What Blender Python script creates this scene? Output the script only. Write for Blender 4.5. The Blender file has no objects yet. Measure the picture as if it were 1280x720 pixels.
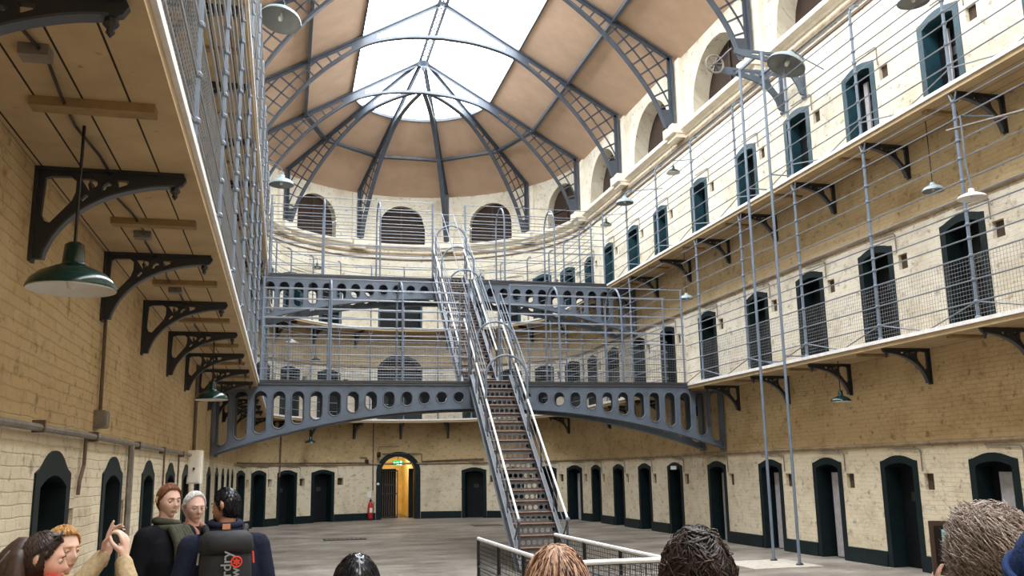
import bpy, bmesh, math, random
from mathutils import Vector, Matrix
from mathutils.geometry import delaunay_2d_cdt
random.seed(7)
sc = bpy.context.scene
COL = sc.collection
PI = math.pi
def rad(a): return a * PI / 180.0

# ------------------------------------------------------------------ layout of the hall (metres)
XL, XR = -1.60, 10.85            # side walls
GL, GR = -0.63, 9.90             # gallery edges
CX, CY, RW, RG = 4.625, 31.9, 6.225, 5.265   # round end: centre, wall radius, gallery-edge radius
YB = -8.0                        # wall behind the viewer
Z1, Z2 = 3.93, 7.64              # gallery floors
SOFF = 0.12                      # gallery slab thickness
ZE, ZR, SL = 13.54, 17.18, 0.585  # eave, ridge, roof slope
RGL = 2.6                        # half width of the glazed strip
EYE = 1.85

# ------------------------------------------------------------------ materials
def new_mat(name):
    m = bpy.data.materials.new(name); m.use_nodes = True
    nt = m.node_tree; b = nt.nodes['Principled BSDF']
    return m, nt, b
def ramp(nt, stops):
    r = nt.nodes.new('ShaderNodeValToRGB'); e = r.color_ramp.elements
    while len(e) < len(stops): e.new(0.5)
    for k, (p, c) in enumerate(stops):
        e[k].position = p; e[k].color = (c[0], c[1], c[2], 1)
    return r
def noise(nt, scale, detail=4, vec=None, rough=0.6):
    n = nt.nodes.new('ShaderNodeTexNoise'); n.inputs['Scale'].default_value = scale
    n.inputs['Detail'].default_value = detail; n.inputs['Roughness'].default_value = rough
    if vec: nt.links.new(vec, n.inputs['Vector'])
    return n
def bump(nt, b, h, strength=0.3, dist=0.02):
    bp = nt.nodes.new('ShaderNodeBump'); bp.inputs['Strength'].default_value = strength
    bp.inputs['Distance'].default_value = dist
    nt.links.new(h, bp.inputs['Height']); nt.links.new(bp.outputs[0], b.inputs['Normal'])
def plain(name, c, rough=0.5, metal=0.0, var=0.18, scale=9.0, bmp=0.0, spec=0.5):
    m, nt, b = new_mat(name)
    b.inputs['Roughness'].default_value = rough; b.inputs['Metallic'].default_value = metal
    b.inputs['Specular IOR Level'].default_value = spec
    tc = nt.nodes.new('ShaderNodeTexCoord')
    n = noise(nt, scale, 5, tc.outputs['Object'])
    lo = [max(0, v * (1 - var)) for v in c]; hi = [min(1, v * (1 + var)) for v in c]
    r = ramp(nt, [(0.3, lo), (0.7, hi)])
    nt.links.new(n.outputs['Fac'], r.inputs['Fac']); nt.links.new(r.outputs['Color'], b.inputs['Base Color'])
    if bmp: bump(nt, b, n.outputs['Fac'], bmp, 0.01)
    return m
def mixc(nt, fac, a, b_, mode='MIX'):
    mx = nt.nodes.new('ShaderNodeMix'); mx.data_type = 'RGBA'; mx.blend_type = mode
    for sock, v in ((mx.inputs[0], fac), (mx.inputs[6], a), (mx.inputs[7], b_)):
        if hasattr(v, 'is_linked'): nt.links.new(v, sock)
        elif isinstance(v, (int, float)): sock.default_value = v
        else: sock.default_value = (v[0], v[1], v[2], 1)
    return mx.outputs[2]
def wall_material():
    """whitewashed brick; the paint changes at each string course"""
    m, nt, b = new_mat('painted_brick'); L = nt.links.new
    b.inputs['Roughness'].default_value = 0.85; b.inputs['Specular IOR Level'].default_value = 0.2
    uv = nt.nodes.new('ShaderNodeUVMap'); uv.uv_map = 'UVMap'
    br = nt.nodes.new('ShaderNodeTexBrick')
    br.inputs['Scale'].default_value = 1.0; br.inputs['Brick Width'].default_value = 0.235
    br.inputs['Row Height'].default_value = 0.078; br.inputs['Mortar Size'].default_value = 0.007
    br.inputs['Mortar Smooth'].default_value = 0.5
    br.inputs['Color1'].default_value = (1, 1, 1, 1); br.inputs['Color2'].default_value = (0.82, 0.82, 0.82, 1)
    br.inputs['Mortar'].default_value = (0.45, 0.45, 0.45, 1)
    nd = noise(nt, 1.3, 3, uv.outputs[0])
    add = nt.nodes.new('ShaderNodeVectorMath'); add.operation = 'MULTIPLY_ADD'
    L(nd.outputs['Color'], add.inputs[0]); add.inputs[1].default_value = (0.10, 0.05, 0); L(uv.outputs[0], add.inputs[2])
    L(add.outputs[0], br.inputs['Vector'])
    sp = nt.nodes.new('ShaderNodeSeparateXYZ'); L(uv.outputs[0], sp.inputs[0])
    n1 = noise(nt, 0.9, 6, uv.outputs[0], 0.65); n2 = noise(nt, 5.0, 6, uv.outputs[0], 0.7)
    zz = nt.nodes.new('ShaderNodeMath'); zz.operation = 'MULTIPLY_ADD'      # ragged paint edges
    L(n1.outputs['Fac'], zz.inputs[0]); zz.inputs[1].default_value = 0.16; L(sp.outputs['Y'], zz.inputs[2])
    mr = nt.nodes.new('ShaderNodeMapRange'); mr.inputs['From Min'].default_value = 0; mr.inputs['From Max'].default_value = 14
    L(zz.outputs[0], mr.inputs['Value'])
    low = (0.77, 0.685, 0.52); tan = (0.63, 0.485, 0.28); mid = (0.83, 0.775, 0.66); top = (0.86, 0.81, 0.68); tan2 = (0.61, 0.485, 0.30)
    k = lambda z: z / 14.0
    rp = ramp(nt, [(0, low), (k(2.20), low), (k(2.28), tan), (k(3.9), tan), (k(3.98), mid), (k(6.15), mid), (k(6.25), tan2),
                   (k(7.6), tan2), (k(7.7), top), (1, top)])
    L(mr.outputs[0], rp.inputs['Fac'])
    st = ramp(nt, [(0.36, (0.50, 0.40, 0.28)), (0.52, (1, 1, 1))]); L(n1.outputs['Fac'], st.inputs['Fac'])
    sp2 = ramp(nt, [(0.34, (0.16, 0.12, 0.085)), (0.44, (1, 1, 1))]); L(n2.outputs['Fac'], sp2.inputs['Fac'])
    c = mixc(nt, 0.36, rp.outputs['Color'], st.outputs['Color'], 'MULTIPLY')
    c = mixc(nt, 0.55, c, sp2.outputs['Color'], 'MULTIPLY')
    c = mixc(nt, 0.16, c, br.outputs['Color'], 'MULTIPLY')
    mp = nt.nodes.new('ShaderNodeMapping'); mp.inputs['Scale'].default_value = (2.6, 4.2, 1); L(uv.outputs[0], mp.inputs[0])
    n3 = noise(nt, 1.0, 8, mp.outputs[0], 0.75)
    lowm = nt.nodes.new('ShaderNodeMapRange'); lowm.inputs['From Min'].default_value = 7.2; lowm.inputs['From Max'].default_value = 7.8
    lowm.inputs['To Min'].default_value = 0.5; lowm.inputs['To Max'].default_value = 0.10; L(sp.outputs['Y'], lowm.inputs['Value'])
    sp3 = ramp(nt, [(0.30, (0.34, 0.26, 0.18)), (0.47, (1, 1, 1))]); L(n3.outputs['Fac'], sp3.inputs['Fac'])
    c = mixc(nt, lowm.outputs[0], c, sp3.outputs['Color'], 'MULTIPLY')
    L(c, b.inputs['Base Color'])
    h = nt.nodes.new('ShaderNodeMath'); h.operation = 'MULTIPLY_ADD'
    L(n2.outputs['Fac'], h.inputs[0]); h.inputs[1].default_value = 0.7; L(br.outputs['Color'], h.inputs[2])
    bump(nt, b, h.outputs[0], 0.7, 0.025)
    return m
def board_material(name, c, seam=0.235, dark=0.25):
    """boards running along the gallery (uv: along, across)"""
    m, nt, b = new_mat(name); L = nt.links.new
    b.inputs['Roughness'].default_value = 0.8; b.inputs['Specular IOR Level'].default_value = 0.2
    uv = nt.nodes.new('ShaderNodeUVMap'); uv.uv_map = 'UVMap'
    br = nt.nodes.new('ShaderNodeTexBrick'); br.offset = 0.37
    br.inputs['Scale'].default_value = 1; br.inputs['Brick Width'].default_value = 60.0
    br.inputs['Row Height'].default_value = seam; br.inputs['Mortar Size'].default_value = 0.006
    br.inputs['Color1'].default_value = (1, 1, 1, 1); br.inputs['Color2'].default_value = (0.9, 0.9, 0.9, 1)
    br.inputs['Mortar'].default_value = (0.06, 0.05, 0.04, 1)
    L(uv.outputs[0], br.inputs['Vector'])
    n1 = noise(nt, 1.6, 6, uv.outputs[0], 0.65); n2 = noise(nt, 9, 4, uv.outputs[0], 0.6)
    r = ramp(nt, [(0.3, [v * 0.72 for v in c]), (0.65, c)]); L(n1.outputs['Fac'], r.inputs['Fac'])
    s2 = ramp(nt, [(0.27, (0.3, 0.25, 0.2)), (0.33, (1, 1, 1))]); L(n2.outputs['Fac'], s2.inputs['Fac'])
    cc = mixc(nt, 0.6, r.outputs['Color'], s2.outputs['Color'], 'MULTIPLY')
    cc = mixc(nt, 1.0, cc, br.outputs['Color'], 'MULTIPLY')
    L(cc, b.inputs['Base Color']); bump(nt, b, br.outputs['Color'], 0.4, 0.01)
    return m
def floor_material():
    m, nt, b = new_mat('worn_flagstone'); L = nt.links.new
    tc = nt.nodes.new('ShaderNodeTexCoord')
    mp = nt.nodes.new('ShaderNodeMapping'); mp.inputs['Scale'].default_value = (0.5, 0.75, 1); L(tc.outputs['Object'], mp.inputs[0])
    n1 = noise(nt, 1.1, 7, mp.outputs[0], 0.65); n2 = noise(nt, 6, 5, tc.outputs['Object'], 0.6)
    r = ramp(nt, [(0.32, (0.10, 0.085, 0.068)), (0.5, (0.235, 0.205, 0.175)), (0.68, (0.37, 0.335, 0.30))]); L(n1.outputs['Fac'], r.inputs['Fac'])
    r2 = ramp(nt, [(0.35, (0.6, 0.58, 0.55)), (0.55, (1, 1, 1))]); L(n2.outputs['Fac'], r2.inputs['Fac'])
    L(mixc(nt, 0.6, r.outputs['Color'], r2.outputs['Color'], 'MULTIPLY'), b.inputs['Base Color'])
    rr = ramp(nt, [(0.3, (0.38, 0.38, 0.38)), (0.7, (0.7, 0.7, 0.7))]); L(n2.outputs['Fac'], rr.inputs['Fac'])
    L(rr.outputs['Color'], b.inputs['Roughness']); bump(nt, b, n2.outputs['Fac'], 0.15, 0.01)
    return m
def iron(name, c, rust=0.25):
    m, nt, b = new_mat(name); L = nt.links.new
    b.inputs['Roughness'].default_value = 0.45; b.inputs['Specular IOR Level'].default_value = 0.5
    tc = nt.nodes.new('ShaderNodeTexCoord'); n1 = noise(nt, 2.2, 6, tc.outputs['Object'], 0.7)
    r = ramp(nt, [(0.30, (c[0] * .55 + .02, c[1] * .5 + .012, c[2] * .45 + .008)), (0.45, c), (0.75, [min(1, v * 1.25) for v in c])])
    L(n1.outputs['Fac'], r.inputs['Fac']); L(r.outputs['Color'], b.inputs['Base Color'])
    return m
def glass_material():
    m = bpy.data.materials.new('roof_glass'); m.use_nodes = True; nt = m.node_tree
    for n in list(nt.nodes): nt.nodes.remove(n)
    o = nt.nodes.new('ShaderNodeOutputMaterial'); t = nt.nodes.new('ShaderNodeBsdfTransparent')
    t.inputs[0].default_value = (0.96, 0.98, 1, 1)
    g = nt.nodes.new('ShaderNodeBsdfGlossy'); g.inputs['Roughness'].default_value = 0.15
    mx = nt.nodes.new('ShaderNodeMixShader'); mx.inputs[0].default_value = 0.05
    nt.links.new(t.outputs[0], mx.inputs[1]); nt.links.new(g.outputs[0], mx.inputs[2]); nt.links.new(mx.outputs[0], o.inputs[0])
    return m
def emit(name, c, s):
    m, nt, b = new_mat(name)
    b.inputs['Base Color'].default_value = (*c, 1); b.inputs['Emission Color'].default_value = (*c, 1)
    b.inputs['Emission Strength'].default_value = s
    return m

M = {}
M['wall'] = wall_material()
M['floor'] = floor_material()
M['soffit'] = board_material('soffit_boards', (0.57, 0.435, 0.265))
M['cream'] = plain('cream_paint', (0.86, 0.81, 0.70), 0.7, var=0.12, scale=3)
M['cream_dark'] = plain('dusty_ledge', (0.33, 0.25, 0.16), 0.9, var=0.4, scale=4)
M['roof'] = plain('tan_roof_boards', (0.58, 0.41, 0.295), 0.75, var=0.10, scale=1.4)
M['iron'] = iron('grey_blue_iron', (0.145, 0.185, 0.245))
M['bridge'] = iron('slate_blue_iron', (0.100, 0.128, 0.170))
M['truss'] = iron('dark_blue_grey_iron', (0.062, 0.076, 0.100))
M['rail'] = iron('pale_grey_iron', (0.20, 0.225, 0.27))
M['black_iron'] = iron('black_iron', (0.026, 0.027, 0.032))
M['edge'] = plain('white_edge_strip', (0.80, 0.79, 0.78), 0.6, var=0.12, scale=6)
M['mesh'] = iron('mesh_wire', (0.12, 0.125, 0.135))
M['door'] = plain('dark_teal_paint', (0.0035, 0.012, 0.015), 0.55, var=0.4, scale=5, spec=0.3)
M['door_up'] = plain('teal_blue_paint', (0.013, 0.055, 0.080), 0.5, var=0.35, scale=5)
M['leaf'] = plain('black_door_leaf', (0.003, 0.005, 0.007), 0.6, var=0.4, scale=6, spec=0.3)
M['pale_leaf'] = plain('pale_grey_leaf', (0.42, 0.41, 0.44), 0.7, var=0.15)
M['niche'] = plain('niche_shade', (0.075, 0.050, 0.030), 0.9, var=0.3)  # near-black brown carries the shade inside the niches
M['dark_wood'] = plain('dark_brown_wood', (0.050, 0.032, 0.022), 0.7, var=0.3)
M['batten'] = plain('brown_batten', (0.30, 0.20, 0.095), 0.8, var=0.2)
M['pipe'] = plain('grey_conduit', (0.20, 0.175, 0.15), 0.6, var=0.3)
M['pipe_brown'] = plain('brown_conduit', (0.13, 0.085, 0.06), 0.7, var=0.3)
M['green_enamel'] = plain('green_enamel', (0.006, 0.032, 0.028), 0.18, var=0.2)
M['pale_enamel'] = plain('pale_blue_enamel', (0.35, 0.435, 0.47), 0.3, var=0.1)
M['shaded_enamel'] = plain('shaded_enamel', (0.22, 0.24, 0.25), 0.35, var=0.06)  # grey holds the shade on the undersides of the pale lamps
M['white_enamel'] = plain('white_enamel', (0.72, 0.72, 0.70), 0.35, var=0.06)
M['tread'] = plain('worn_tread', (0.15, 0.085, 0.055), 0.5, metal=0.2, var=0.4, scale=12)
M['riser'] = iron('riser_iron', (0.13, 0.13, 0.14))
M['glass'] = glass_material()
M['brown_void'] = plain('dark_void', (0.034, 0.018, 0.010), 0.85, var=0.25)
M['red'] = plain('red_enamel', (0.55, 0.02, 0.02), 0.3, var=0.1)
M['black'] = plain('black_plastic', (0.012, 0.012, 0.013), 0.4, var=0.2)
M['white'] = plain('white_paint', (0.82, 0.82, 0.80), 0.5, var=0.05)
M['sign_green'] = emit('lit_green_sign', (0.01, 0.45, 0.08), 1.2)
M['sign_white'] = emit('lit_white_sign', (0.85, 0.95, 0.85), 1.6)
M['yellow_wall'] = plain('yellow_passage_wall', (0.78, 0.62, 0.27), 0.85, var=0.2, scale=2, bmp=0.3)

# ------------------------------------------------------------------ mesh building
OFF = {}                                            # world position of every built object
class MB:
    def __init__(s): s.v = []; s.f = []; s.uv = []
    def add(s, vs, fs, uv=None):
        o = len(s.v); s.v += [tuple(v) for v in vs]; s.uv += (uv if uv else [(0, 0)] * len(vs))
        s.f += [tuple(i + o for i in f) for f in fs]
    def quad(s, a, b, c, d, uv=None): s.add([a, b, c, d], [(0, 1, 2, 3)], uv)
    def box(s, lo, hi):
        x0, y0, z0 = lo; x1, y1, z1 = hi
        s.add([(x0,y0,z0),(x1,y0,z0),(x1,y1,z0),(x0,y1,z0),(x0,y0,z1),(x1,y0,z1),(x1,y1,z1),(x0,y1,z1)],
              [(0,3,2,1),(4,5,6,7),(0,1,5,4),(1,2,6,5),(2,3,7,6),(3,0,4,7)])
    def obox(s, o, ex, ey, ez, lo, hi):
        """box in the frame (o; ex, ey, ez)"""
        o, ex, ey, ez = map(Vector, (o, ex, ey, ez)); p = []
        for z in (lo[2], hi[2]):
            for x, y in ((lo[0], lo[1]), (hi[0], lo[1]), (hi[0], hi[1]), (lo[0], hi[1])):
                p.append(o + ex * x + ey * y + ez * z)
        s.add(p, [(0,3,2,1),(4,5,6,7),(0,1,5,4),(1,2,6,5),(2,3,7,6),(3,0,4,7)])
    def bar(s, p, q, w, t, side=None):
        """rectangular bar from p to q: t wide along `side`, w wide across it"""
        p, q = Vector(p), Vector(q); d = (q - p)
        if d.length < 1e-6: return
        d.normalize(); side = Vector(side) if side else (Vector((0, 0, 1)) if abs(d.z) < .9 else Vector((1, 0, 0)))
        a = (side - d * side.dot(d)).normalized(); c = d.cross(a)
        P = [b + a * (i * t / 2) + c * (j * w / 2) for b in (p, q) for i, j in ((-1,-1),(1,-1),(1,1),(-1,1))]
        s.add(P, [(0,3,2,1),(4,5,6,7),(0,1,5,4),(1,2,6,5),(2,3,7,6),(3,0,4,7)])
    def tube(s, pts, r, n=6, closed=False, cap=True):
        """tube along a polyline; r is one radius or one per point"""
        P = [Vector(p) for p in pts]; m = len(P)
        R = list(r) if isinstance(r, (list, tuple)) else [r] * m
        T = []
        for i in range(m):
            a = P[(i - 1) % m] if (closed or i > 0) else P[i]; b = P[(i + 1) % m] if (closed or i < m - 1) else P[i]
            d = b - a; T.append(d.normalized() if d.length > 1e-9 else Vector((0, 0, 1)))
        up = Vector((0, 0, 1)) if abs(T[0].z) < 0.9 else Vector((1, 0, 0))
        A = (up - T[0] * up.dot(T[0])).normalized(); vs = []
        for i in range(m):
            A = A - T[i] * A.dot(T[i])
            A = A.normalized() if A.length > 1e-6 else T[i].orthogonal().normalized()
            B = T[i].cross(A)
            for k in range(n):
                t = 2 * PI * k / n; vs.append(P[i] + (A * math.cos(t) + B * math.sin(t)) * R[i])
        fs = []
        for i in range(m if closed else m - 1):
            j = (i + 1) % m
            for k in range(n): l = (k + 1) % n; fs.append((i*n+k, i*n+l, j*n+l, j*n+k))
        if cap and not closed: fs += [tuple(range(n))[::-1], tuple((m-1)*n + k for k in range(n))]
        s.add(vs, fs)
    def lathe(s, prof, n=20, o=(0, 0, 0)):
        vs = [(o[0] + r*math.cos(2*PI*k/n), o[1] + r*math.sin(2*PI*k/n), o[2] + z) for r, z in prof for k in range(n)]
        fs = [(i*n+k, i*n+(k+1) % n, (i+1)*n+(k+1) % n, (i+1)*n+k) for i in range(len(prof)-1) for k in range(n)]
        s.add(vs, fs)
    def plate(s, outer, holes, o, ex, ey, t):
        """flat plate with holes: 2-D outline in the frame (o; ex, ey), thickness t centred on it"""
        o, ex, ey = Vector(o), Vector(ex), Vector(ey); ez = ex.cross(ey).normalized()
        loops = [outer] + list(holes); pv = []; ed = []
        for lp in loops:
            b = len(pv); pv += [Vector(p) for p in lp]; ed += [(b + i, b + (i + 1) % len(lp)) for i in range(len(lp))]
        V, E, F, *_ = delaunay_2d_cdt(pv, ed, [], 0, 1e-6)
        def inside(p, lp):
            c = False; j = len(lp) - 1
            for i in range(len(lp)):
                xi, yi = lp[i]; xj, yj = lp[j]
                if (yi > p[1]) != (yj > p[1]) and p[0] < (xj - xi) * (p[1] - yi) / (yj - yi) + xi: c = not c
                j = i
            return c
        fs = []
        for f in F:
            c = sum((V[i] for i in f), Vector((0, 0))) / len(f)
            if inside(c, outer) and not any(inside(c, h) for h in holes): fs.append(tuple(f))
        n = len(V); at = lambda p, d: o + ex * p[0] + ey * p[1] + ez * d
        s.add([at(p, t/2) for p in V] + [at(p, -t/2) for p in V], fs + [tuple(i + n for i in f[::-1]) for f in fs])
        for lp in loops:
            m = len(lp)
            s.add([at(p, t/2) for p in lp] + [at(p, -t/2) for p in lp], [(i, (i+1) % m, (i+1) % m + m, i + m) for i in range(m)])
    def mesh(s, name, smooth=False):
        me = bpy.data.meshes.new(name); me.from_pydata(s.v, [], s.f)
        if any(u != (0, 0) for u in s.uv):
            lay = me.uv_layers.new(name='UVMap')
            for l in me.loops: lay.data[l.index].uv = s.uv[l.vertex_index]
        if smooth:
            for p in me.polygons: p.use_smooth = True
        bm = bmesh.new(); bm.from_mesh(me); bmesh.ops.recalc_face_normals(bm, faces=bm.faces); bm.to_mesh(me); bm.free()
        return me
    def build(s, name, mat, parent=None, smooth=False, origin=None):
        """ONE object; coordinates are world ones, re-based on the parent (or on `origin`)"""
        base = OFF[parent.name] if parent else (Vector(origin) if origin else Vector((0, 0, 0)))
        s.v = [tuple(Vector(v) - base) for v in s.v]
        o = bpy.data.objects.new(name, s.mesh(name, smooth)); COL.objects.link(o)
        for m_ in (mat if isinstance(mat, (list, tuple)) else [mat]): o.data.materials.append(m_)
        if parent: o.parent = parent
        else: o.location = base
        OFF[o.name] = base
        return o
def empty(name, loc=(0, 0, 0)):
    o = bpy.data.objects.new(name, None); o.location = loc; o.empty_display_size = 0.2; COL.objects.link(o)
    OFF[o.name] = Vector(loc); return o
def tag(o, label, cat, group=None):
    o['label'] = label; o['category'] = cat
    if group: o['group'] = group
    return o
def struct(o): o['kind'] = 'structure'; return o
def child(me, name, mat, parent, loc=(0, 0, 0), rotz=0):
    o = bpy.data.objects.new(name, me); COL.objects.link(o); o.parent = parent
    o.location = loc; o.rotation_euler = (0, 0, rotz)
    if not me.materials: me.materials.append(mat)
    OFF[o.name] = OFF[parent.name]
    return o
def copy_tree(o, loc=None, rotz=None, label=None, parent=None):
    c = o.copy(); COL.objects.link(c)
    if parent: c.parent = parent
    if loc is not None: c.location = loc
    if rotz is not None: c.rotation_euler = (0, 0, rotz)
    if label: c['label'] = label
    for ch in list(o.children): copy_tree(ch, parent=c)
    return c
ORD = 'first second third fourth fifth sixth seventh eighth ninth tenth eleventh twelfth thirteenth fourteenth fifteenth sixteenth seventeenth eighteenth nineteenth twentieth'.split()
def crom(P, n=8):
    """smooth curve through points"""
    out = []; P = [Vector(p) for p in P]; Q = [P[0]*2 - P[1]] + P + [P[-1]*2 - P[-2]]
    for i in range(1, len(Q) - 2):
        a, b, c, d = Q[i-1:i+3]
        for k in range(n):
            t = k / n; out.append(((b*2) + (c-a)*t + (a*2-b*5+c*4-d)*t*t + (b*3-a-c*3+d)*t**3) * 0.5)
    out.append(P[-1]); return out
SKY, EXPO = 14.6, 0.0
# ------------------------------------------------------------------ the setting: horseshoe walls, floor, roof
def P_right(s): return Vector((XR, s, 0)), Vector((-1, 0, 0))
def P_left(s): return Vector((XL, s, 0)), Vector((1, 0, 0))
def P_round(s):
    a = s / RW; c = Vector((math.cos(a), math.sin(a), 0)); return Vector((CX, CY, 0)) + c * RW, -c
S = lambda deg: rad(deg) * RW
S_A, S_B = S(3.2), S(176.8)
def arch_op(s, hw, z0, spring, rise, depth, n=8, kind='arch'):
    if kind == 'round': hi = lambda t: spring + rise * math.sqrt(max(0, 1 - t * t))
    else: hi = lambda t: spring + rise * (1 - t * t)
    return dict(s=s, hw=hw, z0=z0, hi=hi, depth=depth, n=n, back=False)
def rect_op(s, hw, z0, z1, depth): return dict(s=s, hw=hw, z0=z0, hi=lambda t: z1, depth=depth, n=1, back=True)
def build_wall(name, P, s0, s1, step, ztop, ops):
    cuts = {round(s0, 4), round(s1, 4)}; k = s0
    while k < s1: cuts.add(round(k, 4)); k += step
    for o in ops:
        for i in range(o['n'] + 1): cuts.add(round(o['s'] - o['hw'] + 2 * o['hw'] * i / o['n'], 4))
    cuts = sorted(c for c in cuts if s0 - 1e-6 <= c <= s1 + 1e-6)
    c2 = [cuts[0]]
    for c in cuts[1:]:
        if c - c2[-1] > 1e-3: c2.append(c)
    mb = MB()
    def pt(s, z, d=0.0):
        p, n = P(s); p = p - n * d; return (p.x, p.y, z)
    for a, b in zip(c2, c2[1:]):
        mid = (a + b) / 2; za = zb = 0.0; hs = []
        for o in ops:
            if abs(mid - o['s']) < o['hw']:
                ta = max(-1, min(1, (a - o['s']) / o['hw'])); tb = max(-1, min(1, (b - o['s']) / o['hw']))
                hs.append((o['z0'], o['hi'](ta), o['hi'](tb), o))
        hs.sort(key=lambda h: h[0])
        for z0, ha, hb, o in hs + [(ztop, 0, 0, None)]:
            if z0 > za + 1e-4 or z0 > zb + 1e-4:
                mb.quad(pt(a, za), pt(b, zb), pt(b, z0), pt(a, z0), [(a, za), (b, zb), (b, z0), (a, z0)])
            if o:
                d = o['depth']
                mb.quad(pt(a, ha), pt(b, hb), pt(b, hb, d), pt(a, ha, d), [(a, ha), (b, hb), (b, hb + d), (a, ha + d)])
                if z0 > 0.01: mb.quad(pt(a, z0), pt(b, z0), pt(b, z0, d), pt(a, z0, d), [(a, z0), (b, z0), (b, z0 - .1), (a, z0 - .1)])
                if o['back']: mb.quad(pt(a, z0, d), pt(b, z0, d), pt(b, hb, d), pt(a, ha, d), [(a, z0), (b, z0), (b, hb), (a, ha)])
                za, zb = ha, hb
    for o in ops:
        for sg in (-1, 1):
            s = o['s'] + sg * o['hw']; d = o['depth']; h = o['hi'](sg)
            mb.quad(pt(s, o['z0']), pt(s, h), pt(s, h, d), pt(s, o['z0'], d), [(s, o['z0']), (s, h), (s + d, h), (s + d, o['z0'])])
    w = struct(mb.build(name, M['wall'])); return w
def sweep(mb, P, s0, s1, step, prof):
    """closed profile [(projection, z)] swept along the wall face"""
    n = max(1, int(round((s1 - s0) / step))); m = len(prof); vs = []; uv = []
    for i in range(n + 1):
        s = s0 + (s1 - s0) * i / n; p, nn = P(s)
        for d, z in prof: q = p + nn * d; vs.append((q.x, q.y, z)); uv.append((s, z + d))
    fs = [(i*m+k, i*m+(k+1) % m, (i+1)*m+(k+1) % m, (i+1)*m+k) for i in range(n) for k in range(m)]
    fs += [tuple(range(m)), tuple(n*m + k for k in range(m))[::-1]]
    mb.add(vs, fs, uv)

D0R = [10.15, 12.47, 14.80, 17.11, 19.42, 22.14, 24.80, 27.11, 29.43, 31.74]
D1R = [10.20, 12.55, 14.90, 17.20, 19.50, 22.20, 24.85, 27.15, 29.50, 31.74]
D2R = [10.20, 12.57, 14.90, 17.20, 19.55, 22.24, 24.94, 27.24, 29.60, 31.74]
D0L = [7.27, 9.65, 12.07, 14.35, 16.53, 18.70, 21.50, 24.00, 26.40, 28.80, 31.20]
DA0 = [15.2, 30.6, 46.3, 62.0, 120.3, 136.4, 152.3, 167.3]
DA1 = [14.5, 30.6, 46.3, 61.5, 118.7, 136.5, 152.3, 167.3]
DA2 = [15.9, 30.7, 46.3, 61.5, 118.8, 136.4, 152.3, 167.3]
TRUSS_Y = [32.1, 27.6, 23.1, 18.55, 14.0, 9.45]
OP_HW, OP_SP, OP_RISE = 0.40, 1.80, 0.08
def door_op(s, z): return arch_op(s, OP_HW, z, z + OP_SP, OP_RISE, 0.42)
def niche_op(s, z): return rect_op(s - 0.79, 0.125, z + 1.40, z + 1.68, 0.22)
ops_r = []
for lst, z in ((D0R, 0.0), (D1R, Z1), (D2R, Z2)):
    for y in lst: ops_r += [door_op(y, z), niche_op(y, z)]
ARCH_Y = [(a + b) / 2 for a, b in zip(TRUSS_Y, TRUSS_Y[1:])]
for y in ARCH_Y: ops_r.append(arch_op(y, 1.45, 11.45, 11.72, 1.43, 0.60, 18, 'round'))
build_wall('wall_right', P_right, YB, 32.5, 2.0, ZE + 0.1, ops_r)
ops_l = []
for i, y in enumerate(D0L):
    ops_l += [door_op(y, 0.0), rect_op(y + 0.66, 0.085, 0.98 if i == 0 else 1.3, 1.62, 0.2)]
for y in D0L: ops_l += [door_op(y, Z1), door_op(y, Z2)]
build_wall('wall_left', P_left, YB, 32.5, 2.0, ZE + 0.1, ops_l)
ops_a = []
for lst, z in ((DA0, 0.0), (DA1, Z1), (DA2, Z2)):
    for a in lst: ops_a += [door_op(S(a), z), niche_op(S(a), z)]
ARC = 90.8
ops_a.append(arch_op(S(ARC), 0.70, 0.0, 1.86, 0.64, 0.5, 16, 'round'))
ops_a.append(arch_op(S(90.5), 0.90, Z1, 5.72, 0.84, 0.42, 16, 'round'))
ops_a.append(arch_op(S(90.5), 0.86, Z2, 9.45, 0.15, 0.42, 8))
ARCH_A = [18, 54, 90, 126, 162]
for a in ARCH_A: ops_a.append(arch_op(S(a), 0.98, 11.42, 12.15, 0.98, 0.55, 16, 'round'))
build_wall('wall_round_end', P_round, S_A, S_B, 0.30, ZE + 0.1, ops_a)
# wall behind the viewer, closing the hall
mb = MB(); mb.add([(XL - .1, YB, 0), (XR + .1, YB, 0), (XR + .1, YB, ZE), (CX, YB, ZR), (XL - .1, YB, ZE)], [(0, 1, 2, 3, 4)],
                  [(0, 0), (12.5, 0), (12.5, ZE), (6.2, ZR), (0, ZE)])
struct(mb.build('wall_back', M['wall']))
mb = MB(); mb.box((XL - .6, YB - .2, -0.12), (XR + .6, 43.0, 0.0)); struct(mb.build('floor', M['floor']))

# roof: boarded slopes and half cone, glazed down the middle
def roof_pt(r, a): return (CX + r*math.cos(a), CY + r*math.sin(a), ZR - SL*r)
mb = MB(); NA = 40; RO = RW + 0.18
for sg in (-1, 1):
    for dz in (0.0, 0.09):
        q = [(CX + sg*r, y, ZR - SL*r + dz) for r, y in ((RGL, YB), (RO, YB), (RO, CY), (RGL, CY))]; mb.quad(*q)
    q = [(CX + sg*RGL, y, ZR - SL*RGL + dz) for y, dz in ((YB, 0), (CY, 0), (CY, .09), (YB, .09))]; mb.quad(*q)
for i in range(NA):
    a, b = PI*i/NA, PI*(i+1)/NA
    for dz in (0.0, 0.09):
        mb.quad(*[(p[0], p[1], p[2] + dz) for p in (roof_pt(RGL, a), roof_pt(RO, a), roof_pt(RO, b), roof_pt(RGL, b))])
    mb.quad(*[(p[0], p[1], p[2] + dz) for p, dz in ((roof_pt(RGL, a), 0), (roof_pt(RGL, b), 0), (roof_pt(RGL, b), .09), (roof_pt(RGL, a), .09))])
struct(mb.build('ceiling', M['roof']))
mb = MB()
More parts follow.
